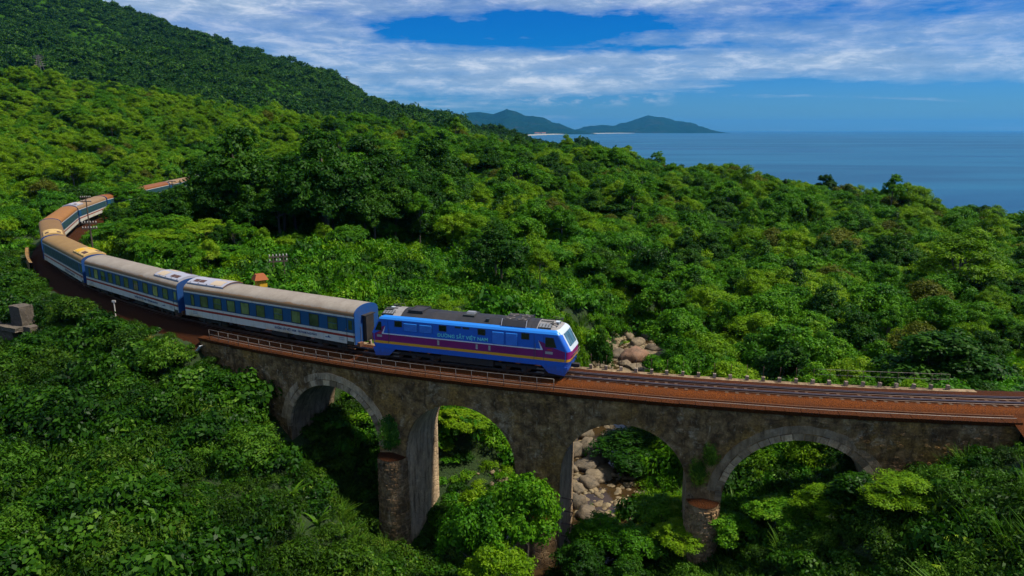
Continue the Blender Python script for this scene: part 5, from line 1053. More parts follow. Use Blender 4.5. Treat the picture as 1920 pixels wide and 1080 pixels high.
val = (tx_ > 10) & (ty_ < 125); Hs = np.where(val, np.clip(-3.5 + rng.uniform(-2.2, 1.5, nT) - tz_, 3.2, 11), Hs)
near_cut = inside & (ty_ < 108); Hs = np.where(near_cut, rng.uniform(3.6, 6.0, nT), Hs)
lowcut = (tsg < 0) & (td < 12) & (ts > 60); Hs = np.where(lowcut, np.minimum(Hs, 4.6), Hs)
outer = (tsg > 0) & (ts > 34); Hs = np.where(outer & (td < 16), np.minimum(Hs, 4.4), Hs)
lim = np.interp(px_, [60, 130, 205, 262, 300, 355, 395], [470, 405, 374, 361, 353, 341, 333]); seen = inside & (px_ > 80) & (px_ < 400) & ~((px_ > 205) & (px_ < 258) & (dep_ < 120))
tp_ = CAM_H + (np.array([ray(a, b)[2] / ray(a, b)[1] for a, b in zip(px_, lim)])) * ty_; Hs = np.where(seen, np.minimum(Hs, (tp_ - tz_) / 1.02), Hs)
okh = Hs > 2.2; tx_, ty_, tz_, px_, py_, dep_, ts, tsg, td, kindid, grove, inside, Hs = (a[okh] for a in (tx_, ty_, tz_, px_, py_, dep_, ts, tsg, td, kindid, grove, inside, Hs)); nT = len(tx_)
ADJ = {'broadleaf_tree': 'round topped mid green tree', 'acacia_tree': 'flat topped yellow green tree', 'slender_tree': 'slender tall tree', 'dense_tree': 'dense dark green tree', 'vine_draped_tree': 'columnar creeper draped tree', 'olive_tree': 'dull olive tree'}
def landmark(px):
    for lim_, ph in ((130, 'left of the tight bend'), (300, 'above the second coach'), (430, 'above the coach gap'), (570, 'above the first coach rear'), (700, 'above the first coach front'), (880, 'above the locomotive rear'), (1080, 'above the locomotive front'), (1270, 'above the creek boulders'), (1440, 'above the far fence, left part'), (1620, 'above the far fence middle'), (1800, 'above the far fence, right part')):
        if px < lim_: return ph
    return 'by the right edge'
def zone(i):
    x, y = tx_[i], ty_[i]
    if tsg[i] > 0 and ts[i] > 30: return 'on the bank outside the curve of the train' if td[i] < 30 else 'on the hillside left of the curving train'
    if grove[i]: return 'in the dark grove inside the train curve'
    if inside[i]: return 'on the ground enclosed by the train curve'
    if y < 92 and x > 8: return 'on the valley floor right behind the viaduct deck'
    if y < 150 and x > 8: return 'in the hollow between the deck and the right hill'
    if y < 150: return 'on the slope above the locomotive'
    return 'on the far wooded hill below the ridge line'
ZS = {'on the bank outside the curve of the train': 'outside the train curve', 'on the hillside left of the curving train': 'on the left hillside', 'in the dark grove inside the train curve': 'in the dark grove', 'on the ground enclosed by the train curve': 'inside the train curve',
      'on the valley floor right behind the viaduct deck': 'on the valley floor', 'in the hollow between the deck and the right hill': 'in the hollow', 'on the slope above the locomotive': 'on the near slope', 'on the far wooded hill below the ridge line': 'on the far hill'}
ZI = [zone(i) for i in range(nT)]; TIER = {}
for z_ in set(ZI):
    q = np.array([py_[i] for i in range(nT) if ZI[i] == z_]); TIER[z_] = (np.quantile(q, .34), np.quantile(q, .67))
def tier(i): a, b = TIER[ZI[i]]; return 'higher' if py_[i] < a else 'midway' if py_[i] < b else 'lower'
order = np.argsort(-(Hs / dep_) * ((px_ > -30) & (px_ < 1950))); ind = order[:262]; rest = order[262:]
for i in ind:
    kn = KN[kindid[i]]; plant_tree(kn, int(rng.integers(0, 9)), tx_[i], ty_[i], tier(i) + ' ' + ADJ[kn] + ' ' + ZS[zone(i)] + ', ' + landmark(px_[i]), ADJ[kn].replace('tree', 'trees') + ' ' + zone(i), Hs[i], None, None, tz_[i])
protos, base_i = [], []
def joined(cm, tm):
    nv = len(cm.vertices); v1 = np.zeros(nv * 3, np.float32); cm.vertices.foreach_get('co', v1); nv2 = len(tm.vertices); v2 = np.zeros(nv2 * 3, np.float32); tm.vertices.foreach_get('co', v2)
    f2 = [tuple(i + nv for i in p.vertices) for p in tm.polygons if len(p.vertices) == 4]; F_ = np.vstack([np.arange(nv).reshape(-1, 4), np.array(f2)]); me = mesh_np('wood_tree', np.r_[v1, v2].reshape(-1, 3), F_, [cm.materials[0], tm.materials[0]], np.r_[np.zeros(nv // 4, int), np.ones(len(f2), int)])
    t = np.zeros(len(F_), np.float32); q = np.zeros(nv // 4, np.float32); cm.attributes['tint'].data.foreach_get('value', q); t[:nv // 4] = q; a = me.attributes.new('tint', 'FLOAT', 'FACE'); a.data.foreach_set('value', t); return me
first = {}
for kn in KN:
    first[kn] = len(protos)
    for cm, tm, h0, r0 in KIND[kn]: protos.append(joined(cm, tm)); base_i.append(h0)
pk = np.array([first[KN[k_]] + int(rng.integers(0, len(KIND[KN[k_]]))) for k_ in kindid[rest]]); sc_ = Hs[rest] / np.array(base_i)[pk]
scatter('woodland', np.c_[tx_[rest], ty_[rest], tz_[rest] - .2], np.c_[sc_ * rng.uniform(.85, 1.3, len(rest)), sc_ * rng.uniform(.85, 1.3, len(rest)), sc_], np.c_[rng.normal(0, .09, (len(rest), 2)), rng.uniform(0, 6.28, len(rest))], pk, protos, 'far wooded hillside of mixed green trees running up to the ridge line')

# shrubs one by one: left bank, right bank, slope behind the locomotive
def shrub_field(n, xr, yr, cond, lab, grp, sr, kinds, pool=None):
    k_ = 0; tries = 0
    while k_ < n and tries < n * 60:
        tries += 1; x, y = random.uniform(*xr), random.uniform(*yr); z = float(gz(x, y)); v_, px, py, dp = in_frame(np.array([x]), np.array([y]), np.array([z + 1]), 20)
        if not v_[0] or not cond(x, y, px[0], py[0]): continue
        if any((x - a) ** 2 + (y - b) ** 2 < 1.6 for a, b in SH): continue
        SH.append((x, y)); kd = random.choice(kinds); plant_shrub(kd, random.randrange(9), x, y, spotlab(lab, px[0], py[0], kd) or {'leafy_shrub': 'large leaved creeper mound', 'fine_shrub': 'fine leaved light shrub', 'dark_shrub': 'small dark leaved shrub'}[kd] + ' ' + lab, {'leafy_shrub': 'creeper mounds', 'fine_shrub': 'fine leaved shrubs', 'dark_shrub': 'dark shrubs'}[kd] + ' ' + grp, random.uniform(*sr), pool=pool); k_ += 1
SH = []
def spotlab(lab, px, py, kd):
    k_ = {'leafy_shrub': 'large leaved creeper mound', 'fine_shrub': 'fine leaved light shrub', 'dark_shrub': 'small dark leaved shrub'}[kd]
    if 'left of the viaduct' in lab:
        col = 'at the left edge' if px < 160 else 'left of the bank middle' if px < 330 else 'down from the wall end' if px < 480 else 'toward the first arch'
        row = 'below the coaches' if py < 680 else 'on the upper bank' if py < 780 else 'midway down the bank' if py < 900 else 'low on the bank' if py < 1000 else 'along the bottom edge'
        return k_ + ' ' + row + ', ' + col
    if 'right end of the viaduct' in lab:
        col = 'below the third arch' if px < 1300 else 'below the right arch' if px < 1560 else 'below the bare wall' if px < 1760 else 'by the right edge'
        return k_ + ' ' + col + (', close under the masonry' if py < 930 else ', midway down' if py < 1010 else ', along the bottom edge')
    if 'behind the train' in lab:
        return k_ + ' behind the train, ' + landmark(px) + (', low on the slope' if py > 540 else ', high on the slope' if py < 470 else '')
    return k_ + ' on the valley floor, ' + ('seen through an arch' if py > 715 else landmark(px))
def tdist(x, y): d, s, g = track_dist(np.array([x]), np.array([y])); return d[0], s[0], g[0]
def c_left(x, y, px, py):
    d, s, g = tdist(x, y); rx, ry = at_y(25, 603, 67.5)[:2]
    if x < rx + 4.5 and ry - 7 < y < ry + 2.5: return False
    return g > 0 and d > (4.2 if s < 33 else 4.6) and px < 720 and y < 100 and not (s < 24 and d < 7)
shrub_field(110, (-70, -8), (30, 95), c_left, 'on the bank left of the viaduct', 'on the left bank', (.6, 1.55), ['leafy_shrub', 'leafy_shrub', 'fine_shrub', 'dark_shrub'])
def c_right(x, y, px, py):
    d, s, g = tdist(x, y); return g > 0 and d > 5.0 and px > 1040
shrub_field(52, (2, 36), (24, 42), c_right, 'on the bank below the right end of the viaduct', 'on the right bank', (.5, 1.0), ['fine_shrub', 'fine_shrub', 'fine_shrub', 'dark_shrub', 'leafy_shrub'])
def c_slope(x, y, px, py):
    d, s, g = tdist(x, y); return g < 0 and d > 5.5 and x < float(np.interp(y, CR[:, 1], CR[:, 0])) - 4.0 and creek_dist(x, y)[0] > (8.0 if 74 < y < 96 else 6)
shrub_field(85, (-45, 20), (56, 110), c_slope, 'on the overgrown slope behind the train', 'on the slope behind the train', (.7, 1.35), ['leafy_shrub', 'leafy_shrub', 'fine_shrub', 'dark_shrub'], SHRB)
def c_val(x, y, px, py):
    d, s, g = tdist(x, y); return g < 0 and d > 4.2 and creek_dist(x, y)[0] > 6.0 and x > 4
shrub_field(32, (4, 62), (46, 80), c_val, 'on the valley floor beyond the arches', 'on the valley floor', (.8, 1.5), ['fine_shrub', 'fine_shrub', 'dark_shrub'], SHRB)
for k_, (px, py, Y) in enumerate(((1000, 0, 0),)[:0]): pass

# ground cover
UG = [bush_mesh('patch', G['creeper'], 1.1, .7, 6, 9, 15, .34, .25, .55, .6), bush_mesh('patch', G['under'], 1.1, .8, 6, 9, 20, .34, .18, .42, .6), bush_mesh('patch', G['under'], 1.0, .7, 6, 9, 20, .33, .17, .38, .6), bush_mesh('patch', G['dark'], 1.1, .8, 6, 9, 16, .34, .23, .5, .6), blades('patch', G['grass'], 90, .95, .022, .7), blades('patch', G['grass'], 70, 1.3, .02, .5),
      bush_mesh('patch', G['slope'], 1.1, .8, 6, 9, 16, .34, .25, .55, .6), bush_mesh('patch', G['mid'], 1.1, .8, 6, 9, 20, .34, .19, .42, .6), bush_mesh('patch', G['yellow'], 1.0, .8, 6, 9, 20, .33, .18, .38, .6), bush_mesh('patch', G['dark'], 1.1, .8, 6, 9, 16, .34, .23, .5, .6)]
a1, b1 = jgrid(-95, 55, 14, 104, .84); a2, b2 = jgrid(-85, 100, 44, 122, 1.35); a3, b3 = jgrid(-230, 150, 96, 265, 2.9)
gx, gy = np.r_[a1, a2, a3], np.r_[b1, b2, b3]; reg = np.r_[np.zeros(len(a1)), np.ones(len(a2)), 2 * np.ones(len(a3))]; gzv = gz(gx, gy); td, ts, tsg = track_dist(gx, gy); vis, px_, py_, dp_ = in_frame(gx, gy, gzv + .5, 420); cdn = creek_dist(gx, gy)
onv = (ts > S0) & (ts < S1); inarch = np.zeros(len(gx), bool)
for c, r_ in ARCH: inarch |= (np.abs(ts - c) < r_ - .25)
ok = vis & np.where(reg == 0, tsg > 0, (tsg < 0) | (reg == 2)) & np.where(onv, (td > np.where(tsg > 0, 3.35, 3.1)) | (inarch & (gzv < -4)), np.where(tsg > 0, 2.9, 3.3) < td) & (((cdn > np.where(gy < 51, -1.0, np.where(gy < 76, 5.2, np.where(gy < 96, 6.6, 2.5)))) | ((gzv > -11.8) & (cdn > 3.0)))) & ~((reg == 2) & (gy < 118) & (tsg < 0)) & ~((reg == 2) & (gy < 98))
ok |= vis & (reg == 0) & (tsg < 0) & onv & inarch & (td < 4.4) & (gzv < -4) & (cdn > 5)
rx, ry = at_y(25, 603, 67.5)[:2]; ok &= ~((gx < rx + 4.0) & (gx > rx - 6) & (gy > ry - 5.5) & (gy < ry + 2.0))
gx, gy, gzv, reg, td, ts, tsg = gx[ok], gy[ok], gzv[ok], reg[ok], td[ok], ts[ok], tsg[ok]; n = len(gx)
nz = np.array([noise.noise(Vector((x * .12, y * .12, 9))) for x, y in zip(gx, gy)]); pick = np.where(nz > .15, rng.choice([0, 0, 0, 3, 1], n), np.where(nz < -.22, rng.choice([2, 1, 4, 5, 1], n), rng.choice([1, 0, 3, 2, 1, 4], n)))
pick = np.where((reg > 0) & (pick < 4), pick + 6, pick)
nz2 = np.array([noise.fractal(Vector((x * .22, y * .22, 1.4)), .8, 2, 3) for x, y in zip(gx, gy)]); mound = np.clip(1.0 + 1.15 * nz2, .55, 2.1); mound = np.where(td < 7.5, np.minimum(mound, .95), mound); mound = np.where((pick == 4) | (pick == 5), np.minimum(mound, 1.05), mound)
mound = np.where(reg == 0, np.minimum(mound, 1.3), np.where(reg == 1, np.minimum(mound, 1.45), np.minimum(mound, 1.3)))
rb = (reg == 0) & (gx > 2); pick = np.where(rb, rng.choice([1, 2, 1, 3, 4, 5, 2], n), pick)
s_ = mound * np.where(reg == 2, 1.75, np.where(reg == 1, 1.25, 1.0)) * rng.uniform(.6, 1.35, n); s_ = np.where((td < 5.0) & ~((ts > S0) & (ts < S1)), s_ * .62, s_)
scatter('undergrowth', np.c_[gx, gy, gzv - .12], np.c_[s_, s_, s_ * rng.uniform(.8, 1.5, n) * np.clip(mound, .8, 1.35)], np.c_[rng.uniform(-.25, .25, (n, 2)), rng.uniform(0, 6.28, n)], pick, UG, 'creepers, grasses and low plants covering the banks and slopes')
fu, fv = jgrid(-330, 250, 108, 400, 3.3); fz = gz(fu, fv); ftd, fts, fsg = track_dist(fu, fv); vis, a_, b_, d_ = in_frame(fu, fv, fz + 3, 420)
fok = vis & (ftd > 7.5) & ~((fsg < 0) & (fts > 25) & (fu < -8) & (fv < 160) & ~((fu > -58) & (fv > 117))) & ~((a_ > 195) & (a_ < 425) & (b_ > 310) & (b_ < 380)) & (ftd > 9); fu, fv, fz, d_ = fu[fok], fv[fok], fz[fok], d_[fok]; nf = len(fu)
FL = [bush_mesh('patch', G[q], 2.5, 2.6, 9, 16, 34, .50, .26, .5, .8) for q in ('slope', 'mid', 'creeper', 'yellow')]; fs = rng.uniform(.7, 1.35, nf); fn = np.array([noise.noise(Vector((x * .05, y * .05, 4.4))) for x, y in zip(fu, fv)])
scatter('woodland_understory', np.c_[fu, fv, fz + rng.uniform(.3, 2.6, nf)], np.c_[fs, fs, fs * rng.uniform(.8, 1.5, nf)], np.c_[rng.normal(0, .12, (nf, 2)), rng.uniform(0, 6.28, nf)], np.where(fn > .1, rng.choice([0, 2, 1], nf), rng.choice([0, 1, 3, 1], nf)), FL, 'creepers and young growth knitting the crowns of the wooded hill together'); print('understory', nf)
print('trees', nT, 'undergrowth', n, 'shrubs', len(SH))

# accents
for k_, (px, py) in enumerate(((1835, 1005), (1885, 1040), (1790, 1050), (1850, 1065), (1900, 990))):
    p = at_y(px, py, [30.5, 29.0, 30.0, 28.5, 30.5][k_]); plant_shrub('fern', k_, p[0], p[1], ['pale fern at the bottom right, topmost of the fern patch', 'pale fern near the right edge below the topmost fern', 'small fern leftmost of the bottom right patch', 'fern at the very bottom of the right hand fern patch', 'fern touching the right edge of the picture'][k_], 'ferns in the bottom right corner', random.uniform(.75, 1.05), cat='fern', pool=FERN)
for k_, (px, py, Y) in enumerate(((545, 880, 43.5), (590, 915, 42.2), (640, 880, 43.2))):
    p = at_y(px, py, Y); plant_shrub('broad_leaved_plant', 0, p[0], p[1], ['broad bladed plant left of the other two below the first arch', 'broad bladed plant lowest of the three below the first arch', 'broad bladed plant closest to the round pier below the first arch'][k_], 'broad bladed plants on the left bank', .7, cat='plant', pool=[BANANA])
for k_, (s, o, q) in enumerate(((33.4, 4.4, 1.0), (34.6, 4.2, .8), (37.5, 4.3, .9), (40.0, 4.2, .7), (52.0, 4.6, .9), (56.0, 4.4, .7))):
    p = tr(s, o); plant_shrub('grass_tuft', 1, p[0], p[1], 'dry yellow grass tuft beside the ballast of the left bank', 'dry grass tufts beside the track', q, cat='grass tuft', pool=TUFT)
for k_, (px, py, Y, q) in enumerate(((508, 520, 72.0, 1.25), (534, 525, 71.0, 1.2), (552, 520, 73.0, 1.2), (490, 512, 75.0, 1.3))):
    p = at_y(px, py, Y); plant_shrub('leafy_shrub', k_, p[0], p[1], ['bush hiding the foot of the left leg of the H shaped telegraph post', 'bush hiding the foot of the right leg of the H shaped telegraph post', 'bush just right of the H shaped telegraph post', 'bush just left of the H shaped telegraph post'][k_], None, q, p[2] - 1.7 * q, pool=SHRB)
ivm = None
for s, z, q, lab in ((13.2, -5.0, .62, 'clump of creeper hanging on the wall above the round pier ledge'), (-9.3, -3.6, .42, 'small creeper rooted high on the wall above the right pier'), (-8.6, -4.9, .5, 'creeper clinging to the wall just above the right pier ledge')):
    p = tr(s, NEAR + .18, z); o = link('wall_creeper', SHR['leafy_shrub'][0] if q > .6 else SHR['fine_shrub'][0], None, p, (R(80), 0, random.uniform(-.3, .3))); o.scale = (q, q * 1.2, q * .38); tag(o, lab, 'creeper')
# casuarinas on the shore beyond the ridge
cz = bush_mesh('foliage', G['dark'], 1.2, 9, 9, 18, 14, .8, .8, .3, 1.6); czt = MB().tube([(0, 0, -1), (0, 0, 6)], [.2, .05], 6).mesh('trunk', [BARK2])
for k_, (px, ptop) in enumerate(((1060, 258), (1068, 254), (1078, 257), (1085, 256), (1108, 262), (1117, 256), (1126, 259), (1148, 268), (1156, 265), (1163, 268))):
    Y = 330 + (k_ % 3) * 12; p = at_y(px, ptop, Y); t = empty('casuarina_tree', (p[0], p[1], p[2] - 16)); t.scale = (1.5, 1.5, 1.75); link('trunk', czt, t); link('crown', cz, t); t.rotation_euler = (0, 0, k_); tag(t, 'dark pointed shore tree breaking the skyline against the sea', 'tree', 'dark pointed trees on the shore skyline')

# mountain wood
mi_ = rng.integers(0, (ni - 1) * (NJ - 14), 26000); a_, b_ = mi_ // (NJ - 14), mi_ % (NJ - 14); q0 = a_ * NJ + b_; u, v_ = rng.random(len(q0))[:, None], rng.random(len(q0))[:, None]
Pm = MV[q0] * (1 - u) * (1 - v_) + MV[q0 + NJ] * u * (1 - v_) + MV[q0 + 1] * (1 - u) * v_ + MV[q0 + NJ + 1] * u * v_
vis, px_, py_, dp_ = in_frame(Pm[:, 0], Pm[:, 1], Pm[:, 2] + 5, 300); cl = np.array([noise.fractal(Vector((p[0] * .008, p[1] * .008, 2.2)), .8, 2, 3) for p in Pm]); keep = vis & (cl < 9); Pm = Pm[keep]; n = len(Pm)
lb = [lobes_dome(8, 4, 9, .4, .4, (.34, .5), .9) for _ in range(3)]; FARC = []
for l in lb: c, o, t = clumps(l, 9, 8, .9); FARC.append(leaf_mesh('crown', c, o, 1.0, .6, G['mount'], t))
s_ = rng.uniform(.55, 1.25, n) * np.where(rng.random(n) < .12, 1.5, 1.0); scatter('mountain_forest', Pm - np.array((0, 0, 1.5)), np.c_[s_, s_, s_ * rng.uniform(.9, 1.3, n)] * np.clip(1.25 - np.maximum(0, cl[keep] - .05) * 1.6, .5, 1.2)[:, None], np.c_[np.zeros((n, 2)), rng.uniform(0, 6.28, n)], rng.integers(0, 3, n), FARC, 'dark forest clothing the mountain behind the hill'); print('mountain trees', n)

# ------------------------------------------------------------------ boulders and creek stones
def at_z(px, py, z): d = ray(px, py); t = (z - CAM_H) / d[2]; return np.array((d[0] * t, d[1] * t, z))
def rock(seed, sub=3):
    bm = bmesh.new(); bmesh.ops.create_icosphere(bm, subdivisions=sub, radius=1.0)
    for v in bm.verts:
        p = v.co.normalized(); n_ = noise.fractal(p * 1.1 + Vector((seed * 3.1, seed, 0)), .8, 2, 4); cq = noise.cell(p * 1.7 + Vector((seed, 0, seed))) ; v.co = p * (1 + .26 * n_ + .05 * cq)
        if v.co.z < -.5: v.co.z = -.5
    me = bpy.data.meshes.new('boulder'); bm.to_mesh(me); bm.free(); me.polygons.foreach_set('use_smooth', np.ones(len(me.polygons), bool)); return me
RK = [rock(k_) for k_ in range(5)]
bl = [(1188, 672, 2.5, 1.4, 1, 'big reddish boulder in the creek bed, largest of all'), (1160, 668, 1.5, .9, 0, 'grey tan boulder just left of the big reddish one'), (1175, 634, 1.3, 1.0, 0, 'rounded grey boulder at the upper left of the creek bed'), (1195, 645, 1.5, .9, 0, 'dark rounded boulder above the big reddish one'),
      (1225, 655, 1.4, .8, 0, 'tan boulder right of the big reddish one'), (1252, 629, 2.0, .8, 1, 'orange flat boulder at the far upper right of the creek bed'), (1215, 632, 1.1, .7, 0, 'pale low boulder below the far bushes'), (1205, 690, 2.6, .5, 0, 'long pale slab of rock at the near side of the creek bed'),
      (1115, 662, 1.0, 1.0, 0, 'grey boulder half hidden by bushes near the locomotive'), (1170, 683, 1.1, .6, 0, 'yellowish boulder at the water left of the big reddish one'), (1137, 672, .8, .5, 0, 'small tan boulder at the left end of the creek stones'), (1240, 668, 1.2, .6, 0, 'pale tan rock at the right edge of the creek bed'),
      (1068, 828, .9, 1.0, 0, 'upright pale boulder under the third arch next to the pier'), (1075, 848, 1.3, .9, 0, 'round tan boulder under the third arch'), (1110, 843, 1.8, 1.0, 0, 'broad tan boulder under the third arch right of the water'), (1100, 872, 1.6, .6, 0, 'flat tan boulder lower under the third arch'), (1118, 895, 1.2, .5, 0, 'low gravelly rock under the third arch'),
      (1072, 880, .8, .5, 0, 'small boulder beside the middle pier under the third arch'), (1080, 945, 1.1, .8, 0, 'dim grey boulder low down beside the middle pier'), (1100, 965, 1.0, .7, 0, 'dim brown boulder lowest by the middle pier'), (1085, 915, .9, .4, 0, 'pale flat stone between the boulders under the third arch')]
bl += [(1098, 815, 1.1, .8, 0, 'brown boulder at the top of the gap under the third arch'), (1120, 862, 1.3, .7, 0, 'tan rock right of the flat boulder under the third arch'), (1095, 668, .9, .5, 0, 'low tan rock nearest the nose of the locomotive'), (1128, 684, .9, .4, 0, 'flat tan rock at the water near the locomotive'), (1105, 905, 1.2, .6, 0, 'brown rock in the middle of the bed under the third arch'), (1148, 655, 1.0, .7, 0, 'grey rock on the far bank left of the rounded grey boulder')]
for k_, (px, py, r_, h_, rd, lab) in enumerate(bl):
    p = at_z(px, py, -13.0); o = link('boulder', RK[k_ % 5].copy(), None, (p[0], p[1], -13.15 + h_ * .35), (random.uniform(-.2, .2), random.uniform(-.2, .2), random.uniform(0, 6.28))); o.data.materials.append(ROCKR if rd else ROCK); r_ *= .86; o.scale = (r_, r_ * random.uniform(.7, .95), h_ * .9); tag(o, lab, 'boulder', 'boulders in the creek bed')
PEB = [rock(9, 1), rock(11, 1), rock(12, 1)]
for m_ in PEB: m_.materials.append(SAND)
n = 3600; cs = CR[rng.integers(60, 165, n)]; off = rng.normal(0, 3.6, (n, 2)); pp = cs + off; hq = gz(pp[:, 0], pp[:, 1]); zz_ = np.maximum(hq, -13.3); m_ = (hq < -11.5) & ((np.abs(off[:, 0]) > 1.4) | (rng.random(n) < .35)); pp, zz_ = pp[m_], zz_[m_]; n = len(pp); s_ = rng.uniform(.12, .5, n)
scatter('creek_stones', np.c_[pp, zz_ + .05], np.c_[s_, s_, s_ * .65], np.c_[rng.uniform(-.4, .4, (n, 2)), rng.uniform(0, 6.28, n)], rng.integers(0, 3, n), PEB, 'pale pebbles and cobbles strewn along the creek bed')
bar = MB(); 
for cx_, cy_, rx, ry in ((at_z(1108, 664, -13)[0], at_z(1108, 664, -13)[1], 2.2, 2.4), (at_z(1195, 692, -13)[0], at_z(1195, 692, -13)[1], 3.4, 1.5), (at_z(1230, 662, -13)[0], at_z(1230, 662, -13)[1], 3.0, 4.0), (at_z(1150, 668, -13)[0], at_z(1150, 668, -13)[1], 2.6, 2.0), (at_z(1125, 880, -13)[0], at_z(1125, 880, -13)[1], 1.6, 2.6), (at_z(1075, 905, -13)[0] , at_z(1075, 905, -13)[1], 1.0, 1.0)):
    ring = [(cx_ + rx * math.cos(t) * (1 + .18 * noise.noise(Vector((t * 1.3, cx_, 0)))), cy_ + ry * math.sin(t) * (1 + .18 * noise.noise(Vector((t * 1.3, cy_, 4)))), -13.3) for t in np.linspace(0, 6.283, 25)[:-1]]; inn = [(cx_ + (p[0] - cx_) * .6, cy_ + (p[1] - cy_) * .6, -12.98 + .07 * noise.noise(Vector(p))) for p in ring]
    bar.add(ring + inn + [(cx_, cy_, -12.9)], [(k_, (k_ + 1) % 24, 24 + (k_ + 1) % 24, 24 + k_) for k_ in range(24)] + [(24 + k_, 24 + (k_ + 1) % 24, 48) for k_ in range(24)])
o = bar.build('gravel_bars', [SAND], smooth=True); o['kind'] = 'stuff'

# ------------------------------------------------------------------ things beside the line
# yellow pillar with an orange cap
p = at_y(487, 519, 68.0); b = empty('yellow_pillar', (p[0], p[1], p[2] - 2.7), R(35)); tag(b, 'small yellow pillar with an orange tiled cap showing over the first coach', 'pillar')
MB().box(-.42, .42, -.42, .42, 0, 2.45).build('shaft', [YPIL], b); c_ = MB(); c_.add([(-.68, -.68, 2.45), (.68, -.68, 2.45), (.68, .68, 2.45), (-.68, .68, 2.45), (-.42, -.3, 3.0), (.42, -.3, 3.0), (.42, .3, 3.0), (-.42, .3, 3.0)], [(3, 2, 1, 0), (0, 1, 5, 4), (1, 2, 6, 5), (2, 3, 7, 6), (3, 0, 4, 7), (4, 5, 6, 7)]); c_.build('cap', [OCAP], b); MB().box(-.2, .55, -.5, -.44, 1.7, 2.1).build('sign_board', [YPIL], b)
MB().box(-.6, .6, -.6, .6, -2.0, 0).build('plinth', [CONC], b)
# telegraph frame and poles
def crossarm(root, z, w_, n_):
    a = MB().box(-w_, w_, -.06, .06, z - .07, z + .07).build('crossarm', [BARK2], root)
    for k_ in range(n_):
        x = -w_ + .12 + (2 * w_ - .24) * k_ / (n_ - 1); mb = MB(); mb.tube([(x, 0, z + .07), (x, 0, z + .16), (x, 0, z + .22), (x, 0, z + .30)], [.03, .075, .055, .065], 7); mb.build('insulator', [PWHITE], a)
p = at_y(522, 491, 74.0); g = float(gz(p[0], p[1])); t = empty('telegraph_pole', (p[0], p[1], g), R(22)); tag(t, 'old wooden H shaped telegraph frame with two insulator crossarms behind the first coach', 'telegraph pole'); hh = p[2] - g + .3
for x in (-.55, .55): MB().tube([(x, 0, -.5), (x * .96, 0, hh + .35)], [.11, .08], 8).build('pole', [BARK2], t)
crossarm(t, hh + .25, 1.0, 6); crossarm(t, hh - .25, 1.0, 6)
for px, py, Y, w_, h2, lab in ((167, 418, 90.0, .95, 5.2, 'leaning telegraph pole with two white insulator arms inside the tight bend'), (160, 370, 124.0, .9, 5.5, 'dark telegraph pole standing before the tan roofed coach'), (322, 340, 168.0, .9, 6.0, 'far telegraph pole in front of the last coaches')):
    p = at_y(px, py, Y); t = empty('telegraph_pole', (p[0], p[1], p[2] - h2), R(10)); tag(t, lab, 'telegraph pole'); MB().tube([(0, 0, -2), (.05, 0, h2 + .1)], [.14, .09], 8).build('pole', [BARK2], t); crossarm(t, h2 - .05, w_, 6); crossarm(t, h2 - .75, w_, 6)
# white marker post
p = tr(46.0, 3.0); t = empty('marker_post', (p[0], p[1], -.9)); tag(t, 'slim white post standing beside the second coach', 'post'); MB().tube([(0, 0, -.2), (0, 0, 1.75)], .055, 8).build('post', [PWHITE], t); MB().box(-.17, .17, -.05, .05, 1.75, 1.95).build('head', [PWHITE], t)
# fallen sign at the end of the viaduct
p = tr(32.2, 3.9, -1.15); t = empty('tilted_sign', p, R(-20)); tag(t, 'small white plate on a tilted rod at the left end of the viaduct wall', 'sign'); MB().tube([(0, 0, -.6), (1.0, .1, .55)], .03, 6).build('rod', [GALV], t); c_ = MB(); c_.add([(.35, -.12, -.02), (.85, -.12, .5), (.95, .15, .5), (.45, .15, -.02), (.37, -.12, -.05), (.87, -.12, .47), (.97, .15, .47), (.47, .15, -.05)], [(0, 1, 2, 3), (7, 6, 5, 4), (0, 4, 5, 1), (1, 5, 6, 2), (2, 6, 7, 3), (3, 7, 4, 0)]); c_.build('plate', [WHITE], t)
# ruined concrete post of an old bunker on the left edge
p = at_y(42, 599, 69.0); g = p[2] + .15; t = empty('concrete_ruin', (p[0], p[1], g), R(-25)); tag(t, 'ruined grey concrete block and broken slab overgrown at the left edge', 'ruin')
def chunk(name, x0, x1, y0, y1, z0, z1, sd): 
    bm = bmesh.new(); bmesh.ops.create_cube(bm, size=1); bmesh.ops.subdivide_edges(bm, edges=bm.edges[:], cuts=5, use_grid_fill=True)
    for v in bm.verts: v.co = Vector((x0 + (v.co.x + .5) * (x1 - x0), y0 + (v.co.y + .5) * (y1 - y0), z0 + (v.co.z + .5) * (z1 - z0))) + noise.noise_vector(v.co * 4 + Vector((sd, 0, 0))) * .07
    me = bpy.data.meshes.new(name); bm.to_mesh(me); bm.free(); me.materials.append(CONC); return link(name, me, t)
chunk('upright_block', -.95, .85, -.6, .7, -.7, 1.35, 1); chunk('slab', -3.4, 1.2, -1.5, -.3, -1.05, -.62, 2); chunk('slab_support', -3.2, .2, -1.3, -.5, -2.8, -1.05, 3); chunk('broken_end', 2.0, 3.2, -1.2, -.2, -1.6, -.35, 4)
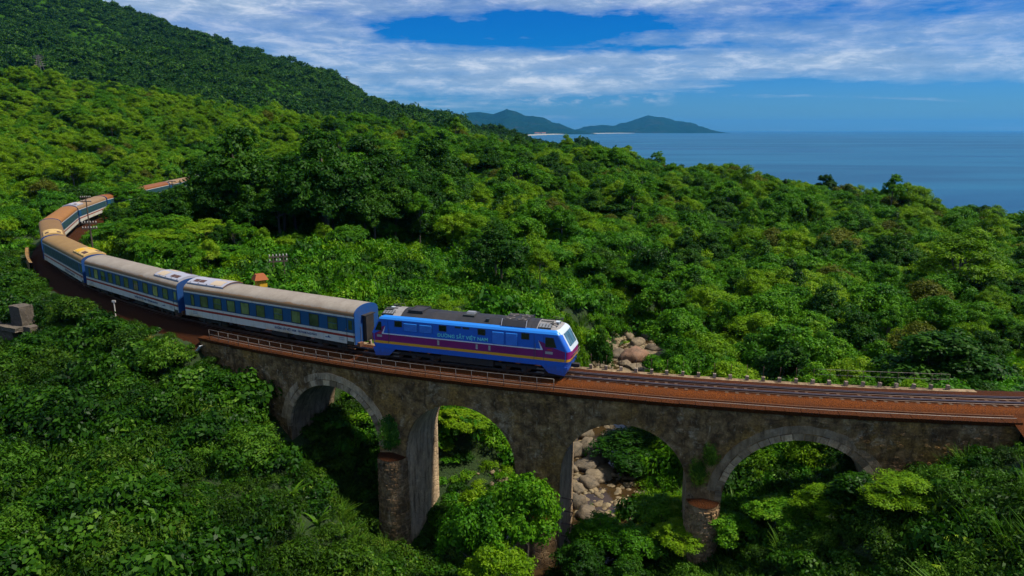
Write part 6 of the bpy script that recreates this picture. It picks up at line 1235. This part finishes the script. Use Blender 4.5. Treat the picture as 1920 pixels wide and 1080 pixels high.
# dark retaining wall beside the tight bend
v, f, uv = [], [], []
for k_, s in enumerate(np.arange(77, 92, .8)):
    for o, z in ((2.9, -1.4), (2.9, .55), (3.25, .6), (3.25, -3.0)): v.append(tr(s, o, z)); uv.append((s, z))
    if k_: f += [(4 * k_ - 4 + q, 4 * k_ + q, 4 * k_ + q + 1, 4 * k_ - 4 + q + 1) for q in range(3)]
tag(link('retaining_wall', uvmesh('retaining_wall', v, f, uv, [WALL])), 'low dark retaining wall outside the tight bend of the train', 'wall')
# lattice pylons on the mountain
def pylon(px, ptop, Y, h_, lab):
    p = at_y(px, ptop, Y); t = empty('pylon', (p[0], p[1], p[2] - h_)); tag(t, lab, 'pylon'); lg = MB()
    for a in (-1, 1):
        for b_ in (-1, 1): lg.tube([(a * 3, b_ * 3, -8), (a * .6, b_ * .6, h_ * .75), (a * .3, b_ * .3, h_)], .22, 4)
    for k_ in range(6): z = h_ * k_ / 6; w_ = 3 - 2.6 * k_ / 6; lg.tube([(-w_, -w_, z), (w_, w_, z + h_ / 6)], .15, 4); lg.tube([(w_, -w_, z), (-w_, w_, z + h_ / 6)], .15, 4)
    lg.build('lattice', [GALV], t); a = MB()
    for z, w_ in ((h_ * .98, 3), (h_ * .86, 4.5), (h_ * .74, 4)): a.box(-w_, w_, -.2, .2, z - .2, z + .2)
    a.build('arms', [GALV], t)
pylon(71, 103, 560, 9, 'small grey lattice pylon at the left foot of the mountain'); pylon(650, 143, 1065, 19, 'tiny lattice pylon on the mountain skyline, left one of two'); pylon(664, 158, 1055, 12, 'tiny lattice pylon on the mountain skyline, right one of two')
# white houses behind the far beach
hm_ = MB(); hm_.box(-14, 14, -9, 9, 0, 14); hm_.mesh
for k_, (px, Y) in enumerate(((1015, 9300), (1024, 9500), (1031, 9800), (1040, 9900), (1046, 10400), (1060, 10800), (1074, 11300), (1010, 9100))):
    p = at_y(px, 246, Y); t = empty('shore_house', (p[0], p[1] + 700, SEA_Z + 5)); t.scale = (1.6 + .5 * (k_ % 3), 1.2, .9 + .3 * (k_ % 2)); tag(t, 'tiny pale house behind the far beach', 'house', 'pale houses behind the far beach'); MB().box(-14, 14, -9, 9, 0, 14).build('wall', [PWHITE], t); r2 = MB(); r2.prism([(-10, 14.02), (10, 14.02), (0, 20)], 'x', -15, 15); r2.build('roof', [OCAP], t)
